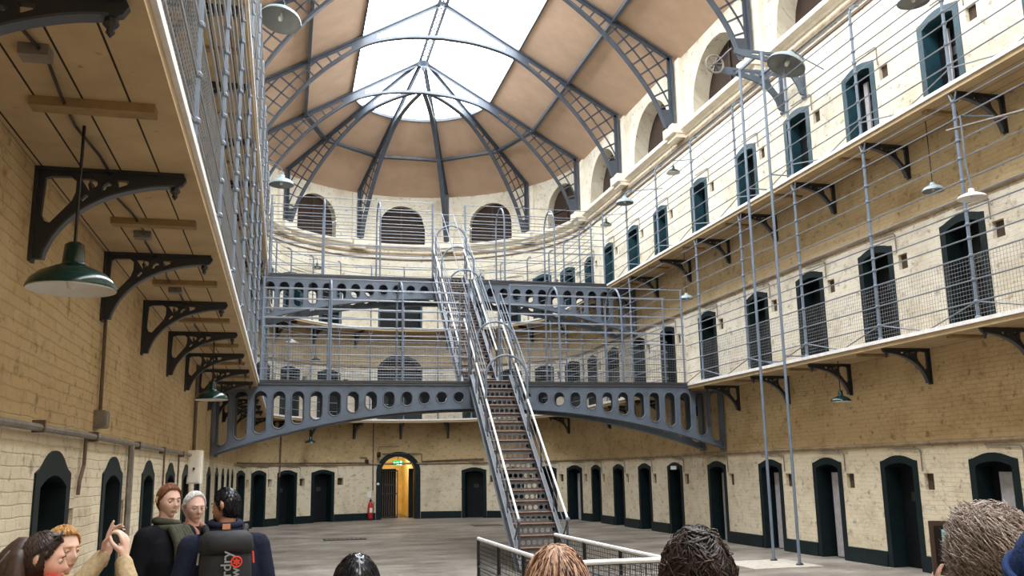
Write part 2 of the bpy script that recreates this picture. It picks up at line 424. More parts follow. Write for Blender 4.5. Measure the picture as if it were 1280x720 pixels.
for sg in (-1, 1):
    mb.quad((CX, YB, ZR + .1), (CX + sg*RGL, YB, ZR + .1 - SL*RGL), (CX + sg*RGL, CY, ZR + .1 - SL*RGL), (CX, CY, ZR + .1))
for i in range(NA):
    a, b = PI*i/NA, PI*(i+1)/NA; p, q = roof_pt(RGL, a), roof_pt(RGL, b)
    mb.add([(CX, CY, ZR + .1), (p[0], p[1], p[2] + .1), (q[0], q[1], q[2] + .1)], [(0, 1, 2)])
sky = struct(mb.build('window_1', M['glass']))
mb = MB()
for sg in (-1, 1): mb.bar((CX + sg*RGL, YB, ZR - SL*RGL - .01), (CX + sg*RGL, CY, ZR - SL*RGL - .01), .05, .10)
for i in range(NA):
    p, q = roof_pt(RGL, PI*i/NA), roof_pt(RGL, PI*(i+1)/NA); mb.bar((p[0], p[1], p[2] - .01), (q[0], q[1], q[2] - .01), .05, .10)
mb.build('curb_frame', M['truss'], sky)

# doors: painted surround with shouldered arch, recessed leaf
NDOOR = [0]
def frame_at(P, s): p, n = P(s); ex = Vector((-n.y, n.x, 0)); return p, n, ex     # ex: along the wall, anticlockwise seen from above
def door(P, s, z, surround='door', pale=0, shift=.42, crown=0.105, sharp=False, hatch=True, near=1):
    NDOOR[0] += 1; p, n, ex = frame_at(P, s); ez = Vector((0, 0, 1))
    root = struct(empty('door_%d' % NDOOR[0], (p.x, p.y, z))); o = Vector((p.x, p.y, z))
    W = 0.525; ins = [(0.39*t, OP_SP + OP_RISE*(1 - t*t) - .01) for t in [1 - i/4 for i in range(9)]]
    if sharp: hp = [(1, 1.885), (.90, 1.90), (.78, 1.915), (.66, 1.945), (.52, 1.985), (.36, 2.02), (.18, 2.04)]; top = [(W*a, b) for a, b in hp] + [(0, 2.045)] + [(-W*a, b) for a, b in hp[::-1]]
    else: top = [(W, 1.90), (W*.80, 1.92)] + [(W*.62*t, 1.95 + (crown - .05)*(1 - t*t)) for t in (1, .6, .2, -.2, -.6, -1)] + [(-W*.80, 1.92), (-W, 1.90)]
    out = [(-W, 0)] + top[::-1] + [(W, 0), (0.39, 0)] + ins + [(-0.39, 0)]
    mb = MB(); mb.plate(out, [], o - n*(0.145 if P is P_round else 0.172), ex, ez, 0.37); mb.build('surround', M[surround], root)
    mb = MB(); mb.obox(o, ex, -n, ez, (-0.40, 0.31, 0.0), (0.40, 0.36, 1.88))
    for k in range(1, 4): mb.obox(o, ex, -n, ez, (-0.40, 0.30, 0.47*k - .03), (0.40, 0.315, 0.47*k + .03))
    leaf = mb.build('door_leaf', M['leaf'], root)
    if not sharp:
        mb = MB(); mb.obox(o + ex*.79, ex, -n, ez, (-.12, .07, 1.405), (.12, .10, 1.675)); mb.build('niche_shade_plate', M['niche'], root)  # dark plate coloured as the shade in the niche
    if hatch:
        mb = MB(); mb.obox(o, ex, -n, ez, (-0.10, 0.285, 1.18), (0.10, 0.31, 1.34)); mb.build('hatch', M['black_iron'], leaf)
    if pale:
        mb = MB(); x1 = .385 - shift; mb.obox(o, ex, -n, ez, (x1 - pale, 0.23, 0.02), (x1, 0.27, 1.70))                # the half-open inner leaf
        mb.build('inner_leaf', M['pale_leaf'], root)
    return root
def drop_pipe(P, s, z, root):
    """thin conduit from the ledge to the call niche"""
    p, n, ex = frame_at(P, s); q = lambda e, h: Vector((p.x, p.y, z)) + ex*e + n*0.03 + Vector((0, 0, h))
    mb = MB(); mb.tube([q(-.10, 2.13), q(.64, 2.10), q(.68, 2.06), q(.68, 1.72)], .012, 5); mb.build('conduit', M['pipe'], root)
SGN = 1
for k, y in enumerate(D0R):
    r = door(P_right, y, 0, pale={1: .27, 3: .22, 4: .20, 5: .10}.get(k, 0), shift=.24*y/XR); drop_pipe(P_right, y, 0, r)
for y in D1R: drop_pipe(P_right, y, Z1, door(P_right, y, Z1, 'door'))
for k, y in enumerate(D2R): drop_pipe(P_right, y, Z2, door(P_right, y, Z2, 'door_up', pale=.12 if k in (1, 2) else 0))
for y in D0L: door(P_left, y, 0, 'door', sharp=True, crown=.13)
for y in D0L: door(P_left, y, Z1, 'door', sharp=True, hatch=False); door(P_left, y, Z2, 'door_up', sharp=True, hatch=False)
for z, lst in ((0, DA0), (Z1, DA1), (Z2, DA2)):
    for k, a in enumerate(lst): drop_pipe(P_round, S(a), z, door(P_round, S(a), z, 'door_up' if z == Z2 else 'door', pale=.16 if (z == 0 and k == 0) else 0))
# the two middle openings of the upper floors
def big_door(a, z, hw, spring, rise, rnd, mat):
    NDOOR[0] += 1; p, n, ex = frame_at(P_round, S(a)); ez = Vector((0, 0, 1)); root = struct(empty('door_%d' % NDOOR[0], (p.x, p.y, z))); o = Vector((p.x, p.y, z))
    f = (lambda t: spring + rise*math.sqrt(max(0, 1 - t*t))) if rnd else (lambda t: spring + rise*(1 - t*t))
    arc = lambda w, d: [(w*t, f(t) + d) for t in [math.cos(PI*i/16) for i in range(17)]]
    out = [(-hw - .10, 0)] + arc(hw + .10, .10)[::-1] + [(hw + .10, 0), (hw - .01, 0)] + arc(hw - .01, -.01) + [(-hw + .01, 0)]
    mb = MB(); mb.plate(out, [], o - n*0.115, ex, ez, 0.37); mb.build('surround', M[mat], root)
    for sg in (-1, 1):
        mb = MB(); w = sorted((-sg*.004, sg*hw)); mb.obox(o, ex, -n, ez, (w[0], .30, 0), (w[1], .35, spring)); mb.build('door_leaf', M['leaf'], root)
    mb = MB(); mb.plate([(-hw, spring)] + arc(hw, 0)[::-1] + [(hw, spring)], [], o - n*.33, ex, ez, .04)
    mb.build('fanlight', M['leaf'], root)
    mb = MB()
    for i in range(1, 6): a2 = PI*i/6; mb.bar(o - n*.30 + ez*spring, o - n*.30 + ex*(hw*.95*math.cos(a2)) + ez*(spring + rise*.95*math.sin(a2)), .03, .03, n)
    mb.build('glazing_bars', M['door'], root)
    return root
big_door(90.5, Z1, 0.90, 5.72 - Z1, 0.84, True, 'door')
big_door(90.5, Z2, 0.86, 9.45 - Z2, 0.15, False, 'door_up')

# archway to the passage, its yellow walls, floor and iron gate
p, n, ex = frame_at(P_round, S(ARC)); AO = p.copy(); AN = n.copy(); AE = -ex; ez = Vector((0, 0, 1))
NDOOR[0] += 1; root = struct(empty('door_%d' % NDOOR[0], tuple(AO)))
arc = lambda w, sp, h: [(w*math.cos(PI*i/20), sp + h*math.sin(PI*i/20)) for i in range(21)]
out = [(-.90, 0)] + arc(.90, 1.88, .80)[::-1] + [(.90, 0), (.69, 0)] + arc(.69, 1.86, .63) + [(-.69, 0)]
mb = MB(); mb.plate(out, [], AO - AN*.15, AE, ez, .50); mb.build('surround', M['door'], root)
mb = MB()
def pq(x0, y0, z0, x1, y1, z1): mb.obox(AO, AE, -AN, ez, (x0, y0, z0), (x1, y1, z1))
pq(-.86, .50, 0, -.74, 4.2, 2.75); pq(.74, .50, 0, .86, 4.2, 2.75); pq(-.86, .50, 2.7, .86, 4.2, 2.8); pq(-.86, 4.2, 0, .86, 4.3, 2.8)
struct(mb.build('wall_passage', M['yellow_wall']))
# AE points to the viewer's left at the round end
gate = tag(empty('iron_gate', tuple(AO + AE*.66 - AN*.34)), 'black barred iron gate standing half across the arched passage doorway', 'gate')
mb = MB(); g0 = AO - AN*.36
for z in (.06, 1.0, 1.92): mb.bar(g0 + AE*.66 + ez*z, g0 - AE*.02 + ez*z, .05, .025, AN)
for x in (.66, -.02): mb.bar(g0 + AE*x + ez*.03, g0 + AE*x + ez*1.95, .035, .035, AN)
mb.build('gate_frame', M['black_iron'], gate)
for k in range(7):
    mb = MB(); x = .58 - k*.088; mb.tube([g0 + AE*x + ez*.06, g0 + AE*x + ez*1.93], .014, 6); mb.build('bar', M['pipe_brown'], gate)
mb = MB(); mb.obox(g0, AE, -AN, ez, (.10, -.02, 1.32), (.45, .02, 1.40)); mb.build('lock_plate', M['black_iron'], gate)
db = MB(); db.obox(AO, AE, -AN, ez, (.03, .46, .02), (.70, .50, 2.0)); NDOOR[0] += 1; struct(db.build('door_%d' % NDOOR[0], M['leaf']))  # dark panel added behind the gate to blacken that half of the passage
pl = MB(); pl.obox(AO, AE, -AN, ez, (-.69, .46, .02), (-.50, .56, 2.0)); NDOOR[0] += 1
struct(pl.build('door_%d' % NDOOR[0], M['leaf']))
# skirting bands
def skirt(name, P, s0, s1, step, ops, mat='door', h=.27):
    mb = MB(); segs = []; c = s0
    for o in sorted([o for o in ops if o['z0'] < .01], key=lambda o: o['s']):
        w = .92 if o['hw'] > .5 else .54
        if o['s'] - w > c: segs.append((c, o['s'] - w))
        c = o['s'] + w
    if c < s1: segs.append((c, s1))
    for a, b in segs: sweep(mb, P, a, b, step, [(-.01, 0), (.03, 0), (.025, h), (-.01, h + .01)])
    struct(mb.build(name, M[mat]))
skirt('baseboard_right', P_right, YB, 32.4, 5, ops_r); skirt('baseboard_left', P_left, YB, 32.4, 5, ops_l)
skirt('baseboard_round_end', P_round, S_A, S_B, .3, ops_a)
# string courses, cornice and pilasters
NT = [0]
def trim(z, prof, mat, sides='LRA', y0=YB):
    NT[0] += 1; mb = MB(); pr = [(d, z + h) for d, h in prof]
    if 'R' in sides: sweep(mb, P_right, y0, 32.4, 5, pr)
    if 'L' in sides: sweep(mb, P_left, y0, 32.4, 5, pr)
    if 'A' in sides: sweep(mb, P_round, S_A, S_B, .25, pr)
    struct(mb.build('trim_%d' % NT[0], M[mat]))
led = [(-.01, -.03), (.035, -.03), (.06, .005), (.05, .035), (-.01, .05)]
trim(2.19, led, 'cream_dark', 'RA'); trim(Z1 + 2.20, led, 'cream_dark', 'RA')
trim(11.22, [(-.01, -.05), (.05, -.05), (.09, .0), (.20, .05), (.22, .12), (.20, .17), (-.01, .19)], 'cream')
trim(10.98, [(-.01, -.05), (.05, -.05), (.07, .0), (.05, .06), (-.01, .06)], 'cream_dark')
trim(10.74, [(-.01, -.03), (.03, -.03), (.03, .03), (-.01, .03)], 'pipe_brown')
def pilaster(P, s, w):
    NT[0] += 1; p, n, ex = frame_at(P, s); mb = MB(); e = Vector((0, 0, 1))
    mb.obox(p, ex, n, e, (-w, -.02, 11.40), (w, .13, ZE - .05)); mb.obox(p, ex, n, e, (-w*.45, .12, 11.40), (w*.45, .16, ZE - .1))
    mb.obox(p, ex, n, e, (-w - .04, -.02, 11.18), (w + .04, .44, 11.44)); mb.obox(p, ex, n, e, (-w, -.02, 11.06), (w, .32, 11.19))
    struct(mb.build('trim_%d' % NT[0], M['cream']))
for y in TRUSS_Y: pilaster(P_right, y, .30)
for y in TRUSS_Y: pilaster(P_left, y, .30)
for a in (36, 72, 108, 144): pilaster(P_round, S(a), .26)
# clerestory openings: brown panels in the reveals, coloured as the dark void behind
NW = [1]
def clerestory(P, s, hw, z0, spring, rise, d):
    NW[0] += 1; p, n, ex = frame_at(P, s); e = Vector((0, 0, 1)); o = p - n*d
    root = struct(empty('window_%d' % NW[0], (p.x, p.y, z0)))
    out = [(-hw - .05, z0 - .05)] + [(-(hw + .05)*math.cos(PI*i/18), spring + (rise + .05)*math.sin(PI*i/18)) for i in range(19)] + [(hw + .05, z0 - .05)]
    mb = MB(); mb.plate(out, [], o, ex, e, .04); mb.build('void_panel', M['brown_void'], root)
    mb = MB()
    mb.bar(o + n*.05 - ex*hw + e*spring, o + n*.05 + ex*hw + e*spring, .06, .05, n)
    mb.bar(o + n*.05 + e*z0, o + n*.05 + e*(spring + rise*.97), .06, .05, n); mb.build('glazing_bars', M['dark_wood'], root)
for y in ARCH_Y: clerestory(P_right, y, 1.45, 11.45, 11.72, 1.43, .50)
for a in ARCH_A: clerestory(P_round, S(a), .98, 11.42, 12.15, .98, .26)
# ------------------------------------------------------------------ gallery walkways, brackets, railings
def edge_path(off=0.0):
    """the galleries' inner edge as (point, direction into the hall, along) from the right front round to the left front"""
    pts = []
    for y in [YB + (CY - YB)*i/20 for i in range(20)]: pts.append((GR + off, y, -1.0, 0.0))
    for i in range(49):
        a = PI*i/48; pts.append((CX + (RG + off)*math.cos(a), CY + (RG + off)*math.sin(a), -math.cos(a), -math.sin(a)))
    for y in [CY - (CY - YB)*i/20 for i in range(1, 21)]: pts.append((GL - off, y, 1.0, 0.0))
    return pts
def walkway(z, label):
    root = tag(empty('gallery_walkway', (GR, YB, z)), label, 'walkway')
    E0 = edge_path(0.0); E1 = edge_path(RW - RG); s = 0.0; S_ = [0.0]
    for a, b in zip(E0, E0[1:]): s += math.hypot(b[0]-a[0], b[1]-a[1]); S_.append(s)
    wdt = RW - RG; vs, uv, fs = [], [], []
    for (x0, y0, *_), (x1, y1, *_), s in zip(E0, E1, S_):
        for (x, y), zz, v in (((x0, y0), z, 0), ((x1, y1), z, wdt), ((x1, y1), z - SOFF, wdt), ((x0, y0), z - SOFF, 0.0)):
            vs.append((x, y, zz)); uv.append((s, v + 0.01))
    for i in range(len(E0) - 1):
        for k in range(4): l = (k + 1) % 4; fs.append((i*4+k, i*4+l, i*4+4+l, i*4+4+k))
    mb = MB(); mb.add(vs, fs, uv); mb.build('deck', M['soffit'], root)
    mb = MB(); vs, fs = [], []
    for x, y, nx, ny in E0:
        for d, h in ((0.0, .015), (.03, .015), (.03, -.045), (0.0, -.045)): vs.append((x + nx*d, y + ny*d, z + h))
    for i in range(len(E0) - 1):
        for k in range(4): l = (k + 1) % 4; fs.append((i*4+k, i*4+l, i*4+4+l, i*4+4+k))
    mb.add(vs, fs); mb.build('edge_strip', M['edge'], root)
    for k in range(-3, 11):                                         # cross battens under the side galleries
        y = 6.18 + 1.185 + 2.37*k
        if y < YB + .5: continue
        for x0, x1, sg in ((XL, GL, 1), (XR, GR, -1)):
            mb = MB(); xa, xb = sorted((x0 + sg*.25, x1 - sg*.10)); mb.box((xa, y - .055, z - SOFF - .05), (xb, y + .055, z - SOFF)); mb.build('batten', M['batten'], root)
    return root
WALK1 = walkway(Z1, 'lower horseshoe gallery walkway with brown board soffit and thin white edge')
WALK2 = walkway(Z2, 'upper horseshoe gallery walkway one storey above, below the clerestory')

# cast-iron scrolled bracket: local x out from the wall, top at z = 0
def bracket_proto():
    L = .90; t = .045
    under = crom([(L - .06, -.080), (.66, -.105), (.44, -.175), (.26, -.29), (.14, -.43), (.085, -.55)], 5)
    out = [(0, 0), (L, -.005), (L + .015, -.035), (L - .01, -.075), (L - .045, -.085)] + [tuple(p) for p in under[1:]] + [(.07, -.60), (0, -.60)]
    holes = [[(.06, -.07), (.10, -.055), (.21, -.05), (.245, -.08), (.245, -.155), (.225, -.215), (.105, -.365), (.07, -.355), (.05, -.31)],
             [(.27, -.06), (.335, -.06), (.315, -.10), (.325, -.145)],
             [(.345 + .028*math.cos(a), -.092 + .028*math.sin(a)) for a in [PI*(.75 - 1.5*i/7) for i in range(8)]] + [(.338, -.11)],
             [(.395, -.135), (.405, -.10), (.435, -.078), (.462, -.09), (.45, -.105), (.428, -.108), (.42, -.132)],
             [(.49, -.06), (.56, -.062), (.56, -.085), (.50, -.112)],
             [(.275, -.20), (.305, -.165), (.325, -.175), (.29, -.215)]]
    root = empty('gallery_bracket', (0, 0, 0)); mb = MB()
    mb.plate(out, holes, (0, 0, 0), (1, 0, 0), (0, 0, 1), t)
    mb.box((-.0, -.05, -.62), (.022, .05, 0)); mb.box((0, -.05, -.02), (L, .05, 0)); mb.build('web', M['black_iron'], root)
    mb = MB(); u = [(L - .06, -.085)] + [tuple(p) for p in under[1:]] + [(.075, -.60)]
    for a, b in zip(u, u[1:]): mb.bar((a[0], 0, a[1]), (b[0], 0, b[1]), .012, .075, (0, 1, 0))
    mb.build('flange', M['truss'], root)
    mb = MB(); mb.lathe([(0, -.02), (.028, -.03), (.034, -.055), (.016, -.075), (.02, -.09), (0, -.115)], 8, (L - .055, 0, -.06)); mb.build('drop', M['black_iron'], root)
    return root
BR = bracket_proto(); BR_USED = [False]
def place_bracket(P, s, z, label, group, rot_extra=0):
    p, n, ex = frame_at(P, s); o = BR
    loc = (p.x, p.y, z - SOFF); rz = math.atan2(n.y, n.x)
    if BR_USED[0]: o = copy_tree(BR, loc, rz)
    else: BR_USED[0] = True; o.location = loc; o.rotation_euler = (0, 0, rz)
    tag(o, label, 'bracket', group)
    return o
PY_R = [11.36 + 2.334*k for k in range(-4, 9)]; PY_L = [6.18 + 2.37*k for k in range(-4, 11)]
for k, y in enumerate([y for y in PY_L if y > 3]):
    place_bracket(P_left, y, Z1, 'black scrolled iron bracket under the lower left gallery, %s from the camera' % ORD[k], 'brackets under the lower left gallery')
for k, y in enumerate([y for y in PY_L if y > 3]):
    place_bracket(P_left, y, Z2, 'black scrolled iron bracket under the upper left gallery, %s from the camera' % ORD[k], 'brackets under the upper left gallery')
for z, nm in ((Z1, 'lower'), (Z2, 'upper')):
    for k, y in enumerate([y for y in PY_R if y > 10]):
        place_bracket(P_right, y, z, 'black scrolled iron bracket under the %s right gallery, %s from the camera' % (nm, ORD[k]), 'brackets under the %s right gallery' % nm)
    for k in range(9):
        place_bracket(P_round, S(162 - 18*k), z, 'small black bracket under the %s gallery at the round end, %s from the left' % (nm, ORD[k]), 'brackets under the %s round end gallery' % nm)

H1 = [.27, .60, .97, 1.24, 1.45, 1.67, 1.88, 2.14, 2.49, 2.78, 3.14, 3.42]
H2 = [.33, .67, 1.03, 1.23, 1.42, 1.65, 1.91, 2.20, 2.48]
def post_mesh(z, up):
    """post at the gallery edge; local x points into the hall"""
    mb = MB()
    if up: mb.tube([(0, 0, 0), (0, 0, 2.42), (-.03, 0, 2.52), (-.10, 0, 2.58), (-.20, 0, 2.60)], .026, 7)
    else:
        mb.tube([(0, 0, 0), (0, 0, 3.40)], .028, 7)
        for s in (-1, 1): mb.tube([(0, 0, 3.36), (0, s*.05, 3.48), (0, s*.09, Z2 - Z1 - SOFF)], .016, 5)
    mb.lathe([(.05, 0), (.05, .03), (.032, .06)], 8)
    for h in (H2[:8] if up else H1): mb.lathe([(.026, h - .03), (.042, h - .012), (.042, h + .012), (.026, h + .03)], 7)
    return mb.mesh('post')
PM1, PM2 = post_mesh(Z1, False), post_mesh(Z2, True)
for pm in (PM1, PM2): pm.materials.append(M['iron'])
def brace_mesh(s): mb = MB(); mb.tube([(0, 0, .27), (0, s*1.15, .0)], .012, 5); me = mb.mesh('brace'); me.materials.append(M['rail']); return me
BM = {s: brace_mesh(s) for s in (-1, 1)}
def wire_panel(mb, pts, z0, z1, step=.062, r=.0028):
    """woven wire between the given plan points"""
    L = [0.0]
    for a, b in zip(pts, pts[1:]): L.append(L[-1] + (Vector(b) - Vector(a)).length)
    def at(s):
        for i in range(len(L) - 1):
            if s <= L[i+1] + 1e-9: t = (s - L[i])/(L[i+1] - L[i]); return Vector(pts[i]).lerp(Vector(pts[i+1]), t)
        return Vector(pts[-1])
    n = max(1, int(L[-1]/step)); m = max(1, int((z1 - z0)/step))
    for i in range(n + 1): q = at(L[-1]*i/n); mb.tube([(q.x, q.y, z0), (q.x, q.y, z1)], r, 3, cap=False)
    for j in range(m + 1): z = z0 + (z1 - z0)*j/m; mb.tube([(q[0], q[1], z) for q in pts], r, 3, cap=False)
def railing(label, z, pts, posts, heights, up, mesh_h=0, mesh_shared=False, brace=True):
    """pts: plan polyline of the edge; posts: [(x, y, rotation)]"""
    root = tag(empty('gallery_railing', (pts[0][0], pts[0][1], z)), label, 'railing')
    b = OFF[root.name]
    for x, y, rz in posts:
        po = child(PM2 if up else PM1, 'post', M['iron'], root, (x - b.x, y - b.y, 0), rz)
        if brace:
            for s in (-1, 1): child(BM[s], 'brace', M['rail'], po)
    for h in heights:
        mb = MB(); mb.tube([(p[0], p[1], z + h) for p in pts], .0125, 5); mb.build('rail', M['rail'], root)
    if mesh_h:
        if mesh_shared:
            d = Vector((posts[1][0] - posts[0][0], posts[1][1] - posts[0][1], 0)); mb = MB(); wire_panel(mb, [(0, 0, 0), tuple(d)], .02, mesh_h)
            me = mb.mesh('mesh_panel'); me.materials.append(M['mesh'])
            for x, y, rz in posts[:-1]: child(me, 'mesh_panel', M['mesh'], root, (x - b.x, y - b.y, 0))
        else:
            for k in range(len(posts) - 1):
                seg = [p for p in pts if True]; a, c = posts[k], posts[k+1]
                i0 = min(range(len(pts)), key=lambda i: math.hypot(pts[i][0]-a[0], pts[i][1]-a[1])); i1 = min(range(len(pts)), key=lambda i: math.hypot(pts[i][0]-c[0], pts[i][1]-c[1]))
                if i1 <= i0: continue
                mb = MB(); wire_panel(mb, [(p[0], p[1], 0) for p in pts[i0:i1+1]], z + .02, z + mesh_h); mb.build('mesh_panel', M['mesh'], root)
    return root
YF1, YF2, BW = 21.6, 27.3, 1.2                 # bridges: front faces and width
IN = 0.03
def near_right(yf): return [(GR + IN, 2.0), (GR + IN, yf)], [(GR + IN, y, PI) for y in PY_R if 2 < y < yf - .2]
def near_left(yf): return [(GL - IN, -3.0), (GL - IN, yf)], [(GL - IN, y, 0) for y in PY_L if y < yf - .2]
def round_end(yb):
    pts = []; R_ = RG + IN
    nA = max(2, int((CY - yb)/.6))
    for i in range(nA): pts.append((GR + IN, yb + (CY - yb)*i/nA))
    for i in range(61): a = PI*i/60; pts.append((CX + R_*math.cos(a), CY + R_*math.sin(a)))
    for i in range(1, nA + 1): pts.append((GL - IN, CY - (CY - yb)*i/nA))
    posts = []
    for y in PY_R:
        if yb + .3 < y < CY - .6: posts.append((GR + IN, y, PI))
    for i in range(0, 13): a = PI*i/12; posts.append((CX + R_*math.cos(a), CY + R_*math.sin(a), a + PI))
    for y in PY_L[::-1]:
        if yb + .3 < y < CY - .6: posts.append((GL - IN, y, 0))
    return pts, posts
for z, up, nm, yf, H, mh in ((Z1, False, 'lower', YF1, H1, .97), (Z2, True, 'upper', YF2, H2, 0)):
    p, q = near_right(yf); railing('tall barred railing along the %s right gallery' % nm, z, p, q, H, up, mh, True)
    p, q = near_left(yf); railing('tall barred railing along the %s left gallery' % nm, z, p, q, H, up, mh, True)
    p, q = round_end(yf + BW); railing('curved barred railing of the %s gallery round the far end, behind the bridge' % nm, z, p, q, H, up, mh, False, False)

# ------------------------------------------------------------------ the two iron bridges
HOOP_X = [.97, 2.65, 6.55, 8.20]; SX0, SX1 = 4.30, 5.25
def bridge(z, yf, label, rlabel, gaps, hb, meshed):
    root = tag(empty('iron_bridge', (CX, yf, z)), label, 'bridge')
    bot = lambda r: -.60 - 1.02*(abs(r)/RW)**2.1
    R_ = RW - .02; N = 40
    prof = [(-R_, -.03)] + [(-R_ + 2*R_*i/N, bot(-R_ + 2*R_*i/N)) for i in range(N + 1)] + [(R_, -.03)]
    holes = []
    for k in range(-15, 15):
        r = .415*(k + .5)
        t = -.21; b = bot(abs(r) + .07) + .14; w = .130 + .02*abs(r)/6; hh = max((t - b)/2, w*.98); c = t - hh; s = hh - w
        holes.append([(r + w*math.cos(a), c + s*(1 if math.sin(a) > 0 else -1) + w*math.sin(a)) for a in [2*PI*(i + .5)/20 for i in range(20)]])
    for nm, y in (('front_girder', yf), ('back_girder', yf + BW)):
        mb = MB(); mb.plate(prof, holes, (CX, y, z), (1, 0, 0), (0, 0, 1), .035); g = mb.build(nm, M['bridge'], root)
        mb = MB()
        for i in range(N):
            a, b = -R_ + 2*R_*i/N, -R_ + 2*R_*(i+1)/N; mb.bar((CX + a, y, z + bot(a)), (CX + b, y, z + bot(b)), .035, .20, (0, 1, 0))
        mb.build('bottom_flange', M['bridge'], g)
        mb = MB(); mb.box((CX - R_, y - .07, z - .07), (CX + R_, y + .07, z - .03)); mb.build('top_flange', M['bridge'], g)
        mb = MB(); yy = y + (-.022 if nm == 'front_girder' else .022)
        for h in holes: mb.tube([(CX + p[0], yy, z + p[1]) for p in h], .016, 5, closed=True)
        mb.build('hole_rim', M['bridge'], g)
        for sg in (-1, 1): mb = MB(); xa, xb = sorted((CX + sg*R_, CX + sg*(R_ - .06))); mb.box((xa, y - .12, z - 1.66), (xb, y + .12, z - .03)); mb.build('wall_plate', M['bridge'], g)
    mb = MB(); mb.box((XL + .02, yf - .10, z - .03), (XR - .02, yf + BW + .10, z + .03)); mb.build('deck', M['black_iron'], root)
    for k in range(13):
        x = CX - 6.0 + k; mb = MB(); mb.box((x - .03, yf + .02, z - .18), (x + .03, yf + BW - .02, z - .03)); mb.build('cross_beam', M['black_iron'], root)
    # railing of the bridge, a thing of its own
    rr = tag(empty('bridge_railing', (CX, yf, z + .03)), rlabel, 'railing'); zd = z + .03
    for x in HOOP_X:
        mb = MB(); rad_ = BW/2; pts = [(x, yf, zd), (x, yf, zd + 1.9)] + [(x, yf + rad_ - rad_*math.cos(PI*i/12), zd + 1.9 + rad_*math.sin(PI*i/12)) for i in range(1, 12)] + [(x, yf + BW, zd + 1.9), (x, yf + BW, zd)]
        mb.tube(pts, .027, 7); mb.build('hoop', M['iron'], rr)
    for y, gap in ((yf, gaps[0]), (yf + BW, gaps[1])):
        spans = [(GL, SX0 - .04), (SX1 + .04, GR)] if gap else [(GL, GR)]
        for a, b in spans:
            for h in hb: mb = MB(); mb.tube([(a, y, zd + h), (b, y, zd + h)], .0125, 5); mb.build('rail', M['rail'], rr)
            if meshed: mb = MB(); wire_panel(mb, [(a, y, 0), (b, y, 0)], zd + .02, zd + .97); mb.build('mesh_panel', M['mesh'], rr)
        if gap:
            for x in (SX0 - .04, SX1 + .04): mb = MB(); mb.tube([(x, y, zd), (x, y, zd + 2.4)], .028, 7); mb.build('gap_post', M['iron'], rr)
        for x in (GL + .05, GR - .05): mb = MB(); mb.tube([(x, y, zd), (x, y, zd + 2.4)], .026, 7); mb.build('end_post', M['iron'], rr)
HB = [.27, .60, .97, 1.24, 1.45, 1.67, 1.90, 2.14, 2.40]
bridge(Z1, YF1, 'lower slate blue iron arched bridge pierced by round and slotted holes', 'barred and meshed railing with hoops on the lower iron bridge', (True, True), HB, True)
bridge(Z2, YF2, 'upper slate blue iron arched bridge pierced by holes, farther back and higher', 'barred railing with tall hoops on the upper iron bridge', (True, False), HB, False)

